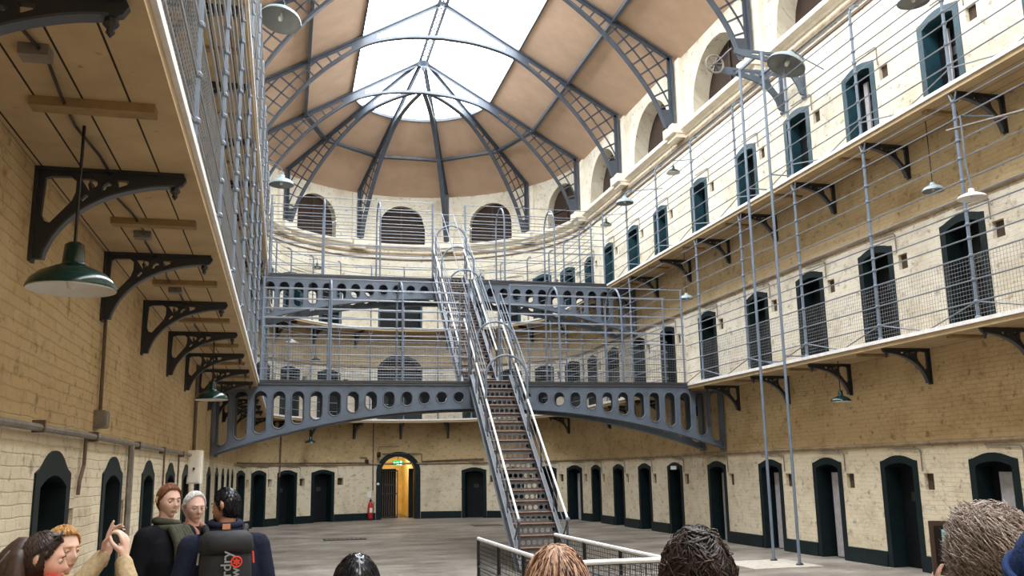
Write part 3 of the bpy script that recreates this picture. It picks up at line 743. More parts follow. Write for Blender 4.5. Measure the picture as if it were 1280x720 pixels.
# ------------------------------------------------------------------ the two staircases
def riser_mesh(w, h):
    mb = MB(); n = 8; r = min(.045, h*.30); hs = []
    for i in range(n): c = (-w/2 + w*(i + .5)/n, h*.42); hs.append([(c[0] + r*math.cos(2*PI*j/12), c[1] + r*math.sin(2*PI*j/12)) for j in range(12)])
    mb.plate([(-w/2, 0), (w/2, 0), (w/2, h), (-w/2, h)], hs, (0, 0, 0), (1, 0, 0), (0, 0, 1), .012)
    me = mb.mesh('riser'); me.materials.append(M['riser']); return me
def stair(label, ya, za, yb, zb, n, y_cage, hoops, y_end, foot):
    root = tag(empty('iron_staircase', ((SX0 + SX1)/2, ya, za)), label, 'staircase'); b = OFF[root.name]
    dz, dy = (zb - za)/n, (yb - ya)/n; k_ = (zb - za)/(yb - ya); zs = lambda y: za + (y - ya)*k_
    for x in (SX0, SX1):
        mb = MB(); ex_ = .0
        mb.bar((x, ya - .12, zs(ya - .12) + .05), (x, yb, zs(yb) + .05), .26, .03, (1, 0, 0)); st = mb.build('stringer', M['iron'], root)
        mb = MB(); nrm = Vector((0, -k_, 1)).normalized()*.135
        for s in (1, -1):
            p, q = Vector((x, ya - .12, zs(ya - .12) + .05)) + nrm*s, Vector((x, yb, zs(yb) + .05)) + nrm*s; mb.bar(p, q, .02, .09, (1, 0, 0))
        mb.build('flange', M['rail'], st)
    w = SX1 - SX0 - .04; rm = riser_mesh(w, dz - .035); mb = MB(); mb.box((-w/2, -.02, -.03), (w/2, dy + .02, 0)); mb.tube([(-w/2, -.02, -.012), (w/2, -.02, -.012)], .016, 5)
    tm = mb.mesh('tread'); tm.materials.append(M['tread'])
    for i in range(n):
        z = za + dz*(i + 1) - b.z; y = ya + dy*i - b.y
        child(tm, 'tread', M['tread'], root, (0, y, z)); child(rm, 'riser', M['riser'], root, (0, y + .01, z - dz + .002))
    for x in (SX0, SX1):
        y0 = ya + .0; mb = MB(); pts = [(x, y0, zs(y0) + .93), (x, y_end, zs(y_end) + .93)]
        mb.tube(pts, .024, 8); hr = mb.build('handrail', M['edge'], root)
        mb = MB(); mb.lathe([(0, -.045), (.036, -.03), (.045, 0), (.036, .03), (0, .045)], 10, pts[0]); mb.build('knob', M['rail'], hr)
        for h in (.33, .63): mb = MB(); mb.tube([(x, y0 + .05, zs(y0 + .05) + h), (x, y_end, zs(y_end) + h)], .011, 5); mb.build('rail', M['rail'], root)
        for h in (1.18, 1.40, 1.62): mb = MB(); mb.tube([(x, y_cage, zs(y_cage) + h), (x, y_end, zs(y_end) + h)], .012, 5); mb.build('rail', M['rail'], root)
        m = 5
        for i in range(m + 1):
            y = ya + .03 + (yb - ya - .1)*i/m; mb = MB(); mb.tube([(x, y, zs(y) + .1), (x, y, zs(y) + .93)], .018 if i else .022, 6); mb.lathe([(.02, .08), (.05, .1), (.05, .15), (.02, .17)], 8, (x, y, zs(y))); mb.build('baluster', M['truss'], root)
        mb = MB(); mb.tube([(x, ya + .05, zs(ya) + .85), (x, ya + .42, zs(ya + .42) + .15)], .014, 5); mb.build('brace', M['truss'], root)
    for x in (SX0 + .30, SX1 - .30): mb = MB(); mb.tube([(x, y_cage + .4, zs(y_cage + .4) + 1.93), (x, y_end, zs(y_end) + 1.93)], .012, 5); mb.build('rail', M['rail'], root)
    for y in hoops:
        r = (SX1 - SX0)/2; xc = (SX0 + SX1)/2; zt = zs(y) + 1.42; pts = [(SX0, y, zs(y) + .1), (SX0, y, zt)] + [(xc - r*math.cos(PI*i/14), y, zt + r*1.05*math.sin(PI*i/14)) for i in range(1, 14)] + [(SX1, y, zt), (SX1, y, zs(y) + .1)]
        mb = MB(); mb.tube(pts, .026, 7); mb.build('hoop', M['iron'], root)
    return root
stair('steep iron staircase rising from the hall floor to the lower bridge', 17.1, 0.0, YF1 - .02, Z1 + .03, 19, 19.9, (19.9, 20.95), YF1 + .8, True)
stair('upper caged iron staircase climbing from the lower bridge to the upper bridge', YF1 + BW + .1, Z1 + .03, YF2 - .02, Z2 + .03, 18, 23.0, (24.7, 25.8, 26.9), YF2 + .25, False)

# mesh barrier in front of the staircase
BX0, BX1, BY0, BY1, BH = 2.45, 3.55, 8.42, 11.9, 1.0
bar_ = tag(empty('mesh_barrier', (BX0, BY0, 0)), 'low mesh barrier with pale top rail round a floor opening before the staircase', 'barrier')
cor = [(BX0, BY1), (BX0, BY0), (BX1, BY0), (BX1, BY1 + .25)]
for a, b in zip(cor, cor[1:]):
    mb = MB(); mb.tube([(a[0], a[1], BH), (b[0], b[1], BH)], .024, 8); mb.build('top_rail', M['edge'], bar_)
    mb = MB(); mb.tube([(a[0], a[1], .66), (b[0], b[1], .66)], .013, 6); mb.build('mid_rail', M['iron'], bar_)
    mb = MB(); wire_panel(mb, [(a[0], a[1], 0), (b[0], b[1], 0)], .06, BH - .03, .05, .004); mb.build('mesh_panel', M['black_iron'], bar_)
    n = max(1, round(math.hypot(b[0]-a[0], b[1]-a[1])/1.2))
    for i in range(n + (1 if b == cor[-1] else 0)):
        t = i/n; x, y = a[0] + (b[0]-a[0])*t, a[1] + (b[1]-a[1])*t; mb = MB(); mb.tube([(x, y, 0), (x, y, BH)], .022, 7); mb.lathe([(.05, 0), (.05, .015), (.022, .03)], 8, (x, y, 0)); mb.build('post', M['black_iron'], bar_)

# ------------------------------------------------------------------ roof trusses, dome ribs, purlins, ridge
ARC_P = crom([(0, 15.80), (1.2, 15.70), (2.4, 15.36), (3.4, 14.66), (4.2, 13.90), (4.9, 13.05), (5.42, 12.25), (5.74, 11.45)], 8)
RP, ZC = 5.98, 17.10
chord = lambda r: ZC - SL*r
def half_truss(root, o, er, r0=0.0, suffix=''):
    o, er = Vector(o), Vector(er); ez = Vector((0, 0, 1)); et = er.cross(ez)
    at = lambda r, z, d=0: o + er*r + ez*z + et*d
    arc = [p for p in ARC_P if p.x >= r0]
    mb = MB()
    for a, b in zip(arc, arc[1:]): mb.bar(at(a.x, a.y), at(b.x, b.y), .045, .17, et); mb.bar(at(a.x, a.y + .06), at(b.x, b.y + .05), .09, .03, et)
    mb.build('arched_chord', M['truss'], root)
    mb = MB(); mb.bar(at(r0, chord(r0)), at(RP, chord(RP)), .045, .16, et); mb.bar(at(r0, chord(r0) - .07), at(RP, chord(RP) - .07), .10, .03, et); mb.build('rafter', M['truss'], root)
    mb = MB(); mb.bar(at(RP, 11.45), at(RP, chord(RP) + .02), .05, .20, et); mb.bar(at(RP - .06, 11.45), at(RP - .06, chord(RP)), .12, .03, et); mb.build('wall_post', M['truss'], root)
    ft = [p for p in arc if p.y < 11.98]
    mb = MB(); mb.plate([(RP, 11.45), (RP, 12.0)] + [(p.x, p.y) for p in ft], [], o, er, ez, .04); mb.build('foot_plate', M['truss'], root)
    up = [p for p in arc if 2.0 <= p.x <= 2.95]
    mb = MB(); mb.plate([(p.x, p.y) for p in up] + [(up[-1].x, chord(up[-1].x)), (up[0].x, chord(up[0].x))], [], o, er, ez, .04); mb.build('crown_plate', M['truss'], root)
    # lattice: bars square to the arch, and bars parallel to it
    mb = MB(); sec = [p for p in arc if p.x >= 2.9]; L = [0.0]
    for a, b in zip(sec, sec[1:]): L.append(L[-1] + (b - a).length)
    def P_at(s):
        for i in range(len(L) - 1):
            if s <= L[i+1]: return sec[i].lerp(sec[i+1], (s - L[i])/(L[i+1]-L[i])), (sec[i+1] - sec[i]).normalized()
        return sec[-1], (sec[-1] - sec[-2]).normalized()
    n = int(L[-1]/.36)
    inside = lambda p: p.x < RP and p.y < chord(p.x)
    for i in range(1, n + 1):
        p, d = P_at(L[-1]*i/(n + .6)); nn = Vector((-d.y, d.x)) if d.x >= 0 else Vector((d.y, -d.x))
        if nn.y < 0: nn = -nn
        q = p.copy(); l = 0
        while inside(p + nn*l) and l < 3: l += .02
        if l > .1: q = p + nn*l; mb.bar(at(p.x, p.y), at(q.x, q.y), .05, .025, et)
    for off in (.38, .76, 1.14):
        prev = None
        for i in range(61):
            p, d = P_at(L[-1]*i/60); nn = Vector((-d.y, d.x)); nn = nn if nn.y > 0 else -nn; q = p + nn*off
            if inside(q):
                if prev is not None: mb.bar(at(prev.x, prev.y), at(q.x, q.y), .045, .025, et)
                prev = q
            else: prev = None
    mb.build('lattice', M['truss'], root)
for k, y in enumerate(TRUSS_Y):
    root = tag(empty('roof_truss', (CX, y, 11.45)), ['blue-grey lattice roof truss at the mouth of the half dome, farthest of its row', 'blue-grey lattice roof truss next in front of the half dome',
        'blue-grey lattice roof truss third from the half dome', 'blue-grey lattice roof truss landing beside the wheeled hoist', 'blue-grey lattice roof truss second from the camera, high overhead', 'blue-grey lattice roof truss nearest the camera, overhead'][k], 'truss', 'lattice trusses along the roof')
    for sg in (1, -1): half_truss(root, (CX, y, 0), (sg, 0, 0))
for k, a in enumerate((144, 108, 72, 36)):
    e = (math.cos(rad(a)), math.sin(rad(a)), 0); root = tag(empty('dome_rib', (CX + e[0]*5.9, CY + .2 + e[1]*5.9, 11.45)), 'dark curved lattice rib of the half dome, %s from the left' % ORD[k], 'rib', 'ribs of the half dome')
    half_truss(root, (CX, CY + .0, 0), e, .30)
RPU = 4.25
for sg, nm in ((-1, 'left'), (1, 'right')):
    mb = MB(); x = CX + sg*RPU; z = ZR - SL*RPU - .10; mb.box((x - .025, YB, z - .05), (x + .025, CY + .2, z + .08)); mb.box((x - .055, YB, z - .07), (x + .055, CY + .2, z - .045))
    tag(mb.build('roof_purlin', M['truss'], None, False, (x, YB, z)), 'long straight iron purlin under the %s roof slope' % nm, 'purlin')
for k in range(5):
    a, b = rad(180 - 36*k), rad(144 - 36*k); z = ZR - SL*RPU - .10; p = (CX + RPU*math.cos(a), CY + .1 + RPU*math.sin(a), z); q = (CX + RPU*math.cos(b), CY + .1 + RPU*math.sin(b), z)
    mb = MB(); mb.bar(p, q, .16, .06, (0, 0, 1)); mb.bar(Vector(p) - Vector((0, 0, .05)), Vector(q) - Vector((0, 0, .05)), .20, .03, (0, 0, 1))
    tag(mb.build('dome_purlin', M['truss'], None, False, p), 'short iron purlin between dome ribs, %s from the left' % ORD[k], 'purlin', 'purlins of the half dome')
ridge = tag(empty('ridge_beam', (CX, 9, 16.8)), 'narrow dark lattice ridge beam under the glazed roof crown', 'beam')
for x in (-.13, .13): mb = MB(); mb.bar((CX + x, YB, 16.96), (CX + x, CY, 16.96), .10, .05); mb.build('chord', M['truss'], ridge)
mb = MB(); y = YB
while y < CY - .5:
    mb.bar((CX - .13, y, 16.96), (CX + .13, y + .5, 16.96), .03, .03); mb.bar((CX + .13, y, 16.96), (CX - .13, y + .5, 16.96), .03, .03); y += .5
mb.build('lattice', M['truss'], ridge)
mb = MB(); mb.lathe([(0, .12), (.18, .10), (.24, .02), (.16, -.05), (.09, -.10), (.10, -.18), (.04, -.28), (0, -.36)], 12, (CX, CY, 16.88))
tag(mb.build('ridge_boss', M['truss'], None, False, (CX, CY, 16.88)), 'dark iron boss where the dome ribs meet the ridge', 'boss')
# ------------------------------------------------------------------ lamps
D_ = rad
def lamp(name, loc, R_, cord, label, mat='green_enamel', group=None, arm=None, flat=False, neck=1.0):
    """loc: centre of the shade's rim; cord: height of the cord above the neck"""
    root = tag(empty(name, loc), label, 'lamp', group); x, y, z = loc; neck = .35 if mat == 'pale_enamel' else 1.0
    k = R_/.23
    if flat: prof = [(R_, 0), (R_*.92, .035*k), (R_*.55, .075*k), (R_*.22, .105*k), (R_*.18, .16*k), (R_*.10, .17*k), (0, .17*k)]; top = .17*k
    else: prof = [(R_, 0), (R_*1.0, .012*k), (R_*.93, .045*k), (R_*.74, .085*k), (R_*.46, .115*k), (R_*.27, .135*k), (R_*.25, .15*k), (R_*.22, (.15 + .095*neck)*k), (R_*.13, (.155 + .105*neck)*k), (0, (.157 + .105*neck)*k)]; top = (.155 + .105*neck)*k
    mb = MB(); mb.lathe(prof, 28, loc); sh = mb.build('shade', M[mat], root, True)
    mb = MB(); mb.lathe([(r*.985, zz - .006) for r, zz in prof[:5]] + [(0, prof[4][1] - .01)], 28, loc); mb.build('shade_lining', M['shaded_enamel' if mat == 'pale_enamel' else 'white_enamel'], sh, True)
    mb = MB(); mb.lathe([(0, -.01*k), (.022*k, .0), (.03*k, .035*k), (.018*k, .07*k), (.016*k, .1*k)], 10, (x, y, z + .005)); mb.build('bulb', M['white_enamel'], root, True)
    if arm:
        mb = MB(); mb.tube([(x, y, z + top - .01), (x, y, z + top + .05)] + [(x + a[0], y + a[1], z + top + a[2]) for a in arm], .013, 6); mb.build('arm', M['iron'], root)
    elif cord: mb = MB(); mb.tube([(x, y, z + top - .01), (x, y, z + top + cord)], .009, 5); mb.build('cord', M['black'], root)
    return root
S1 = Z1 - SOFF
lamp('pendant_lamp', (-1.16, 5.35, 2.865), .232, S1 - 2.865 - .26, 'large green enamel pendant lamp hanging near the camera under the left gallery')
lamp('pendant_lamp', (-1.05, 14.0, 2.93), .235, S1 - 2.93 - .262, 'green enamel pendant lamp at the far end of the left gallery, by the bridge foot')
lamp('pendant_lamp', (10.25, 15.5, 3.03), .19, S1 - 3.03 - .2, 'green pendant lamp under the lower right gallery, left of the iron bracket')
lamp('pendant_lamp', (.95, 36.2, 3.0), .22, S1 - 3.0 - .25, 'small green pendant lamp above the doors left of the arched passage')
a_ = rad(38); lamp('pendant_lamp', (CX + 5.7*math.cos(a_), CY + 5.7*math.sin(a_), 3.0), .22, S1 - 3.0 - .25, 'small green pendant lamp at the round end right of the staircase')
S2 = Z2 - SOFF
lamp('pendant_lamp', (10.25, 12.4, 6.25), .175, S2 - 6.25 - .2, 'pale blue enamel lamp hanging under the upper right gallery nearest the camera', 'pale_enamel')
lamp('pendant_lamp', (10.20, 22.0, 6.22), .19, S2 - 6.22 - .2, 'pale blue enamel lamp under the upper right gallery beside the upper bridge', 'pale_enamel')
lamp('hanging_lamp', (9.35, 10.55, 5.52), .20, .0, 'flat white enamel lamp hung on a rod and wire before the right gallery', 'white_enamel', arm=[(0, 0, .10), (-.02, .02, .32), (-.02, .02, 1.10), (.55, .02, 1.14)], flat=True)
lamp('bracket_lamp', (10.2, 22.4, 9.83), .19, 0, 'green enamel lamp on a wall arm over the upper right gallery', 'green_enamel', arm=[(0, 0, .14), (.64, 0, .22)])
lamp('bracket_lamp', (9.75, 25.0, 9.70), .27, 0, 'large pale blue lamp on a post arm above the upper right railing', 'pale_enamel', arm=[(0, 0, .10), (.5, -.2, .16), (1.08, -.4, .18)])
lamp('bracket_lamp', (10.15, 27.8, 9.78), .19, 0, 'green enamel lamp on the upper right wall, close to the round end', 'green_enamel', arm=[(0, 0, .14), (.69, 0, .22)])
lamp('bracket_lamp', (9.9, 11.95, 9.35), .26, 0, 'pale lamp overhanging the upper right gallery at the top of the view', 'pale_enamel', arm=[(0, 0, .14), (.94, 0, .24)])
for k, (u, w, z) in enumerate(((129, 'left', 9.85), (57, 'right', 9.72))):
    a_ = rad(u); lamp('bracket_lamp', (CX + 5.7*math.cos(a_), CY + 5.7*math.sin(a_), z), .20, 0, 'small green lamp over the upper gallery at the round end, %s of the staircase' % w, 'green_enamel', arm=[(0, 0, .16), (.5*math.cos(a_), .5*math.sin(a_), .22)])
a_ = rad(129); lamp('pendant_lamp', (CX + 5.65*math.cos(a_), CY + 5.65*math.sin(a_), 6.15), .21, S2 - 6.15 - .24, 'green lamp under the upper gallery seen through the left bridge railing')
a_ = rad(143); lamp('pendant_lamp', (CX + 5.6*math.cos(a_), CY + 5.6*math.sin(a_), 6.70), .26, S2 - 6.7 - .2, 'flat white lamp under the upper gallery, far left behind the bridge railing', 'white_enamel', flat=True)
# lamps reaching out from the left upper gallery
ul = lamp('bracket_lamp', (-.33, 16.9, 10.45), .40, 0, 'large pale grey lamp on an arm beside the top left railing', 'pale_enamel', arm=[(0, 0, .10), (-.20, -.4, .22), (-.85, -1.4, .1), (-1.2, -1.5, .1)])
ul.rotation_euler = (D_(-12), D_(10), 0)
lamp('bracket_lamp', (-.30, 24.8, 9.62), .34, 0, 'pale grey lamp farther along the top left railing, before the half dome', 'pale_enamel', arm=[(0, 0, .18), (-.25, -.3, .25), (-1.25, -.4, .25)])

# ------------------------------------------------------------------ conduits, boxes and wall fittings
def pipe(name, pts, r, mat, label, cat='pipe'): mb = MB(); mb.tube(pts, r, 7); return tag(mb.build(name, M[mat], None, False, pts[0]), label, cat)
cd = tag(empty('wall_conduit', (XL, 2, 2.18)), 'long grey conduit running level along the left brick wall', 'pipe')
mb = MB(); mb.tube([(XL + .045, 1.0, 2.16), (XL + .045, 5.0, 2.165), (XL + .05, 8.0, 2.185), (XL + .045, 11, 2.19), (XL + .045, 17.4, 2.20)], .025, 8); mb.build('pipe', M['pipe'], cd)
for y in (6.6, 8.4, 10.8, 13.0, 15.4): mb = MB(); mb.box((XL, y - .018, 2.145), (XL + .078, y + .018, 2.225)); mb.build('clamp', M['pipe_brown'], cd)
jb = tag(empty('junction_box', (XL, 8.65, 2.34)), 'small brown junction box on the left wall with a pipe rising from it', 'box')
mb = MB(); mb.box((XL, 8.55, 2.27), (XL + .09, 8.75, 2.42)); mb.box((XL + .09, 8.57, 2.29), (XL + .10, 8.73, 2.40)); mb.build('case', M['pipe'], jb)
mb = MB(); mb.tube([(XL + .03, 8.66, 2.42), (XL + .03, 8.62, 3.2), (XL + .03, 8.60, S1)], .016, 6); mb.build('riser_pipe', M['pipe_brown'], jb)
pipe('drop_pipe', [(XL + .03, 8.15, 2.17), (XL + .035, 8.12, 1.95), (XL + .03, 8.02, 1.82), (XL + .03, 8.0, 1.72)], .015, 'pipe_brown', 'short bent brown pipe hanging between the first two left doors')
pipe('drop_pipe', [(XL + .05, 10.36, 2.18), (XL + .05, 10.36, .1)], .032, 'pipe', 'thick grey down pipe beside the second left door')
pipe('drop_pipe', [(XL + .03, 13.3, 2.2), (XL + .03, 13.3, 1.35), (XL + .03, 12.75, 1.33)], .013, 'pipe_brown', 'thin L shaped pipe between the third and fourth left doors')
pipe('drop_pipe', [(XL + .03, 15.1, 2.2), (XL + .03, 15.1, 1.3)], .014, 'pipe_brown', 'thin straight pipe beyond the fourth left door')
pipe('drop_pipe', [(XL + .04, 17.35, 2.2), (XL + .04, 17.35, S1)], .03, 'pipe_brown', 'brown pipe climbing the left wall to the gallery near the bridge')
fb = tag(empty('wall_cabinet', (XL, 17.0, 1.75)), 'tall cream wooden box fixed on the left wall near the bridge foot', 'cabinet')
mb = MB(); mb.box((XL, 16.75, 1.72), (XL + .22, 17.22, 2.28)); mb.build('case', M['cream'], fb)
mb = MB(); mb.box((XL + .02, 16.73, 1.74), (XL + .20, 16.75, 2.26)); mb.build('door', M['cream'], fb)
mb = MB(); mb.box((XL + .10, 16.70, 1.95), (XL + .13, 16.73, 1.99)); mb.build('knob', M['black_iron'], fb)
# cable with boxes along the left soffit
cb = tag(empty('soffit_cable', (-1.2, 2, S1)), 'dark sagging cable with small boxes along the left gallery soffit', 'cable')
pts = []
for k in range(29): y = 2.6 + .45*k; pts.append((-1.17 + .03*math.sin(k*1.9), y, S1 - .02 - .015*(k % 2)))
mb = MB(); mb.tube(pts, .009, 5); mb.build('cord', M['black'], cb)
for y in (4.35, 7.75, 10.1): mb = MB(); mb.box((-1.24, y - .05, S1 - .055), (-1.11, y + .05, S1)); mb.build('box', M['pipe'], cb)
# round end: level conduit and the pipes round the archway
mb = MB(); q = lambda a, z, d=.05: (CX + (RW - d)*math.cos(rad(a)), CY + (RW - d)*math.sin(rad(a)), z)
mb.tube([q(a, 2.25) for a in range(174, 99, -3)], .03, 7); tag(mb.build('wall_conduit', M['pipe_brown'], None, False, q(150, 2.25)), 'brown conduit along the round end wall left of the arched passage', 'pipe')
mb = MB(); mb.tube([q(82, 2.27), q(76, 2.30), q(68, 2.32), q(58, 2.33)], .03, 7); mb.tube([q(82, 2.27), q(82, 2.58), q(84, 2.60), q(97, 2.60)], .02, 6)
tag(mb.build('wall_conduit', M['pipe_brown'], None, False, q(82, 2.3)), 'brown conduit stepping down right of the arched passage', 'pipe')
pipe('drop_pipe', [q(100.5, S1), q(100.5, 2.2), q(100.4, 1.15)], .022, 'pipe_brown', 'vertical brown pipe left of the arched passage, above the extinguisher')
pipe('drop_pipe', [q(140.5, S1), q(140.5, 2.25), q(140.7, 1.75)], .03, 'pipe_brown', 'brown pipe between the second and third doors of the round end')
cam_ = tag(empty('security_camera', q(98.6, 2.65)), 'small dark camera on a pipe bracket left of the archway top', 'camera')
p, n, ex = frame_at(P_round, S(98.6)); o = p + Vector((0, 0, 2.62))
mb = MB(); mb.obox(o, ex, n, (0, 0, 1), (-.05, .06, -.07), (.05, .30, .05)); mb.build('housing', M['black'], cam_)
mb = MB(); mb.lathe([(0, -.1), (.06, -.09), (.085, -.03), (.06, .02), (0, .03)], 12, tuple(o + n*.2 - Vector((0, 0, .07)))); mb.build('dome', M['black'], cam_)
mb = MB(); mb.tube([o + n*.1 + Vector((0, 0, .04)), o + n*.1 + Vector((0, 0, .26)), o + n*.1 + ex*.9 + Vector((0, 0, .28))], .012, 5); mb.build('arm', M['pipe_brown'], cam_)
vx = tag(empty('valve_box', q(103, 2.3)), 'small dark valve box on the conduit left of the archway', 'box')
p, n, ex = frame_at(P_round, S(103)); o = p + Vector((0, 0, 2.32)); mb = MB(); mb.obox(o, ex, n, (0, 0, 1), (-.07, 0, -.10), (.07, .10, .06)); mb.build('case', M['black'], vx)
mb = MB(); mb.tube([o + n*.05 + Vector((0, 0, .06)), o + n*.05 + Vector((0, 0, .14)), o + n*.05 - ex*.28 + Vector((0, 0, .15))], .018, 6); mb.build('stub_pipe', M['pipe_brown'], vx)
# green exit sign over the passage, with running figure and arrow
p, n, ex = frame_at(P_round, S(ARC)); so = p + n*.02 + ex*-.02; e3 = Vector((0, 0, 1))
sg_ = tag(empty('exit_sign', tuple(so + e3*2.25)), 'lit green exit sign with white running figure in the arched passage', 'sign')
mb = MB(); mb.obox(so, ex, n, e3, (-.20, -.03, 2.12), (.20, .02, 2.34)); mb.build('panel', M['sign_green'], sg_)
mb = MB(); f = so + n*.026
for a, b, w in (((-.03, 2.26), (.02, 2.19), .035), ((.02, 2.19), (.06, 2.145), .022), ((.01, 2.20), (-.05, 2.15), .022), ((-.03, 2.255), (.04, 2.245), .018), ((-.03, 2.255), (-.08, 2.22), .018), ((-.17, 2.23), (-.10, 2.23), .025), ((-.17, 2.23), (-.145, 2.26), .02), ((-.17, 2.23), (-.145, 2.20), .02)):
    mb.bar(f + ex*a[0] + e3*a[1], f + ex*b[0] + e3*b[1], w, .006, n)
mb.obox(f, ex, n, e3, (.09, -.003, 2.14), (.15, .003, 2.31))
mb.lathe([(0, 0), (.018, 0)], 10, tuple(f + ex*-.04 + e3*2.29)); mb.build('pictogram', M['sign_white'], sg_)
mb = MB(); mb.tube([so + e3*2.34, so + e3*2.50], .012, 5); mb.build('hanger', M['black'], sg_)
# fire extinguisher with its white notice
p, n, ex = frame_at(P_round, S(101.6)); eo = p + n*.14
fe = tag(empty('fire_extinguisher', tuple(eo)), 'red fire extinguisher on the floor left of the arched passage', 'extinguisher')
mb = MB(); mb.lathe([(0, .05), (.085, .05), (.095, .09), (.095, .60), (.07, .68), (.035, .72), (.03, .76)], 16, tuple(eo)); mb.build('cylinder', M['red'], fe, True)
mb = MB(); mb.lathe([(.115, 0), (.115, .05), (.09, .06), (0, .06)], 14, tuple(eo)); mb.build('stand', M['black'], fe)
mb = MB(); mb.obox(eo, ex, n, e3, (-.03, -.03, .75), (.03, .09, .80)); mb.obox(eo, ex, n, e3, (-.015, .0, .81), (.015, .13, .835)); mb.build('valve', M['black'], fe)
mb = MB(); mb.tube([eo + e3*.77 + ex*.03, eo + ex*.14 + e3*.70, eo + ex*.13 + e3*.35, eo + ex*.105 + e3*.22], .014, 6); mb.build('hose', M['black'], fe)
mb = MB(); mb.obox(eo, ex, n, e3, (-.055, .088, .30), (.055, .099, .48)); mb.build('label_plate', M['white'], fe)
no_ = p + n*.012; mb = MB(); mb.obox(no_, ex, n, e3, (-.09, -.01, .88), (.07, .01, 1.12)); tag(mb.build('notice', M['white'], None, False, tuple(no_)), 'small white notice on the wall above the red extinguisher', 'notice')
p, n, ex = frame_at(P_round, S(98.5)); mb = MB(); mb.lathe([(0, .05), (.05, .045), (.055, .01), (.055, 0)], 12); b_ = mb.build('push_button', M['white'], None, True, None)
b_.location = p + n*.04 + e3*1.40; b_.rotation_euler = (PI/2, 0, math.atan2(n.y, n.x) - PI/2 + PI); tag(b_, 'small round white button on the dark frame left of the passage', 'button')
mb = MB(); mb.box((XR - .05, 24.62, 1.80), (XR - .02, 24.98, 1.90)); tag(mb.build('door_plaque', M['white'], None, False, (XR, 24.8, 1.85)), 'small white plaque fixed over one dark doorway on the right wall', 'plaque')
# drain covers and pale slab in the floor
for k, (x, y, w, l, lab) in enumerate(((1.75, 27.4, .60, .35, 'narrow iron drain cover in the floor, left of the staircase'), (6.9, 32.0, .5, .35, 'narrow iron drain cover in the floor, before the round end'))):
    r_ = tag(empty('drain_cover', (x, y, 0)), lab, 'drain cover'); mb = MB(); mb.box((x - w, y - l, 0), (x + w, y + l, .012)); mb.build('frame', M['black_iron'], r_)
    for i in range(9): mb = MB(); xx = x - w*.85 + w*1.7*i/8; mb.box((xx - .02, y - l*.8, .012), (xx + .02, y + l*.8, .02)); mb.build('slot', M['pipe'], r_)
mb = MB(); mb.box((8.35, 15.75, 0), (9.75, 17.2, .025)); tag(mb.build('base_slab', plain('pale_stone', (.50, .46, .40), .8), None, False, (9.0, 16.4, 0)), 'pale flat slab on the floor under the two hoist pipes', 'slab')
# two tall hoist pipes and the wheeled hoist over the upper right gallery
for y, w in ((17.0, 'farther'), (16.05, 'nearer')):
    r_ = tag(empty('hoist_pipe', (9.44, y, .025)), 'tall thin iron pipe from floor to the wheeled hoist, the %s of two' % w, 'pipe')
    mb = MB(); mb.tube([(9.44, y, .025), (9.44, y, 10.35)], .030, 8); mb.build('shaft', M['iron'], r_)
    mb = MB(); mb.lathe([(.07, 0), (.07, .02), (.032, .05)], 10, (9.44, y, .025)); mb.build('foot', M['black_iron'], r_)
    for z in (Z1 + .03, Z2 + .03): mb = MB(); mb.tube([(9.44, y, z), (GR, y, z)], .014, 6); mb.build('stay', M['iron'], r_)
ho = tag(empty('wheel_hoist', (XR, 17.2, 10.2)), 'iron hoist of two scrolled wall arms carrying a spoked wheel', 'hoist')
for y in (16.75, 17.65):
    mb = MB(); zt = 10.72; o = (XR, y, zt); e1 = Vector((-1, 0, 0))
    und = crom([(1.45, -.14), (1.0, -.19), (.62, -.30), (.36, -.48), (.20, -.70), (.15, -.86)], 5)
    out = [(0, 0), (1.62, .02), (1.66, -.02), (1.64, -.09), (1.5, -.13)] + [tuple(q_) for q_ in und] + [(.10, -.92), (0, -.92)]
    hs = [[(.08, -.08), (.30, -.08), (.34, -.14), (.30, -.30), (.14, -.52), (.08, -.50)], [(.42, -.07), (.52, -.07), (.50, -.16), (.44, -.20)], [(.60, -.06), (.70, -.06), (.68, -.13), (.61, -.15)], [(.80, -.05), (.95, -.05), (.93, -.10), (.81, -.12)], [(1.05, -.04), (1.25, -.04), (1.23, -.08), (1.06, -.09)]]
    mb.plate(out, hs, o, e1, (0, 0, 1), .05); mb.box((XR - .03, y - .05, zt - .98), (XR, y + .05, zt + .02)); w_ = mb.build('arm', M['bridge'], ho)
    mb = MB(); mb.lathe([(0, -.05), (.04, -.03), (.05, .0), (.03, .04), (0, .05)], 8, (XR - .06, y, zt - .98)); mb.build('drop', M['bridge'], w_)
for x in (-.55, -1.15): mb = MB(); mb.bar((XR + x, 16.75, 10.60), (XR + x, 17.65, 10.60), .06, .06); mb.build('tie_bar', M['bridge'], ho)
wx, wz = 9.14, 10.74; mb = MB(); mb.tube([(wx + .21*math.cos(2*PI*i/28), 17.55, wz + .21*math.sin(2*PI*i/28)) for i in range(28)], .024, 7, True)
for i in range(6): a_ = 2*PI*i/6 + .2; mb.tube([(wx, 17.55, wz), (wx + .2*math.cos(a_), 17.55, wz + .2*math.sin(a_))], .012, 5)
mb.tube([(wx, 17.48, wz), (wx, 17.70, wz)], .04, 8); mb.build('wheel', M['pipe'], ho)
mb = MB(); mb.tube([(wx, 16.75, wz), (wx, 17.7, wz)], .018, 6); mb.build('axle', M['bridge'], ho)
hl = lamp('bracket_lamp', (9.9, 15.9, 10.02), .40, 0, 'big grey-blue lamp hanging in front of the wheeled hoist', 'pale_enamel', arm=[(0, 0, .08), (.3, .1, .1), (.93, .1, .1)])
hl.rotation_euler = (0, D_(24), 0)
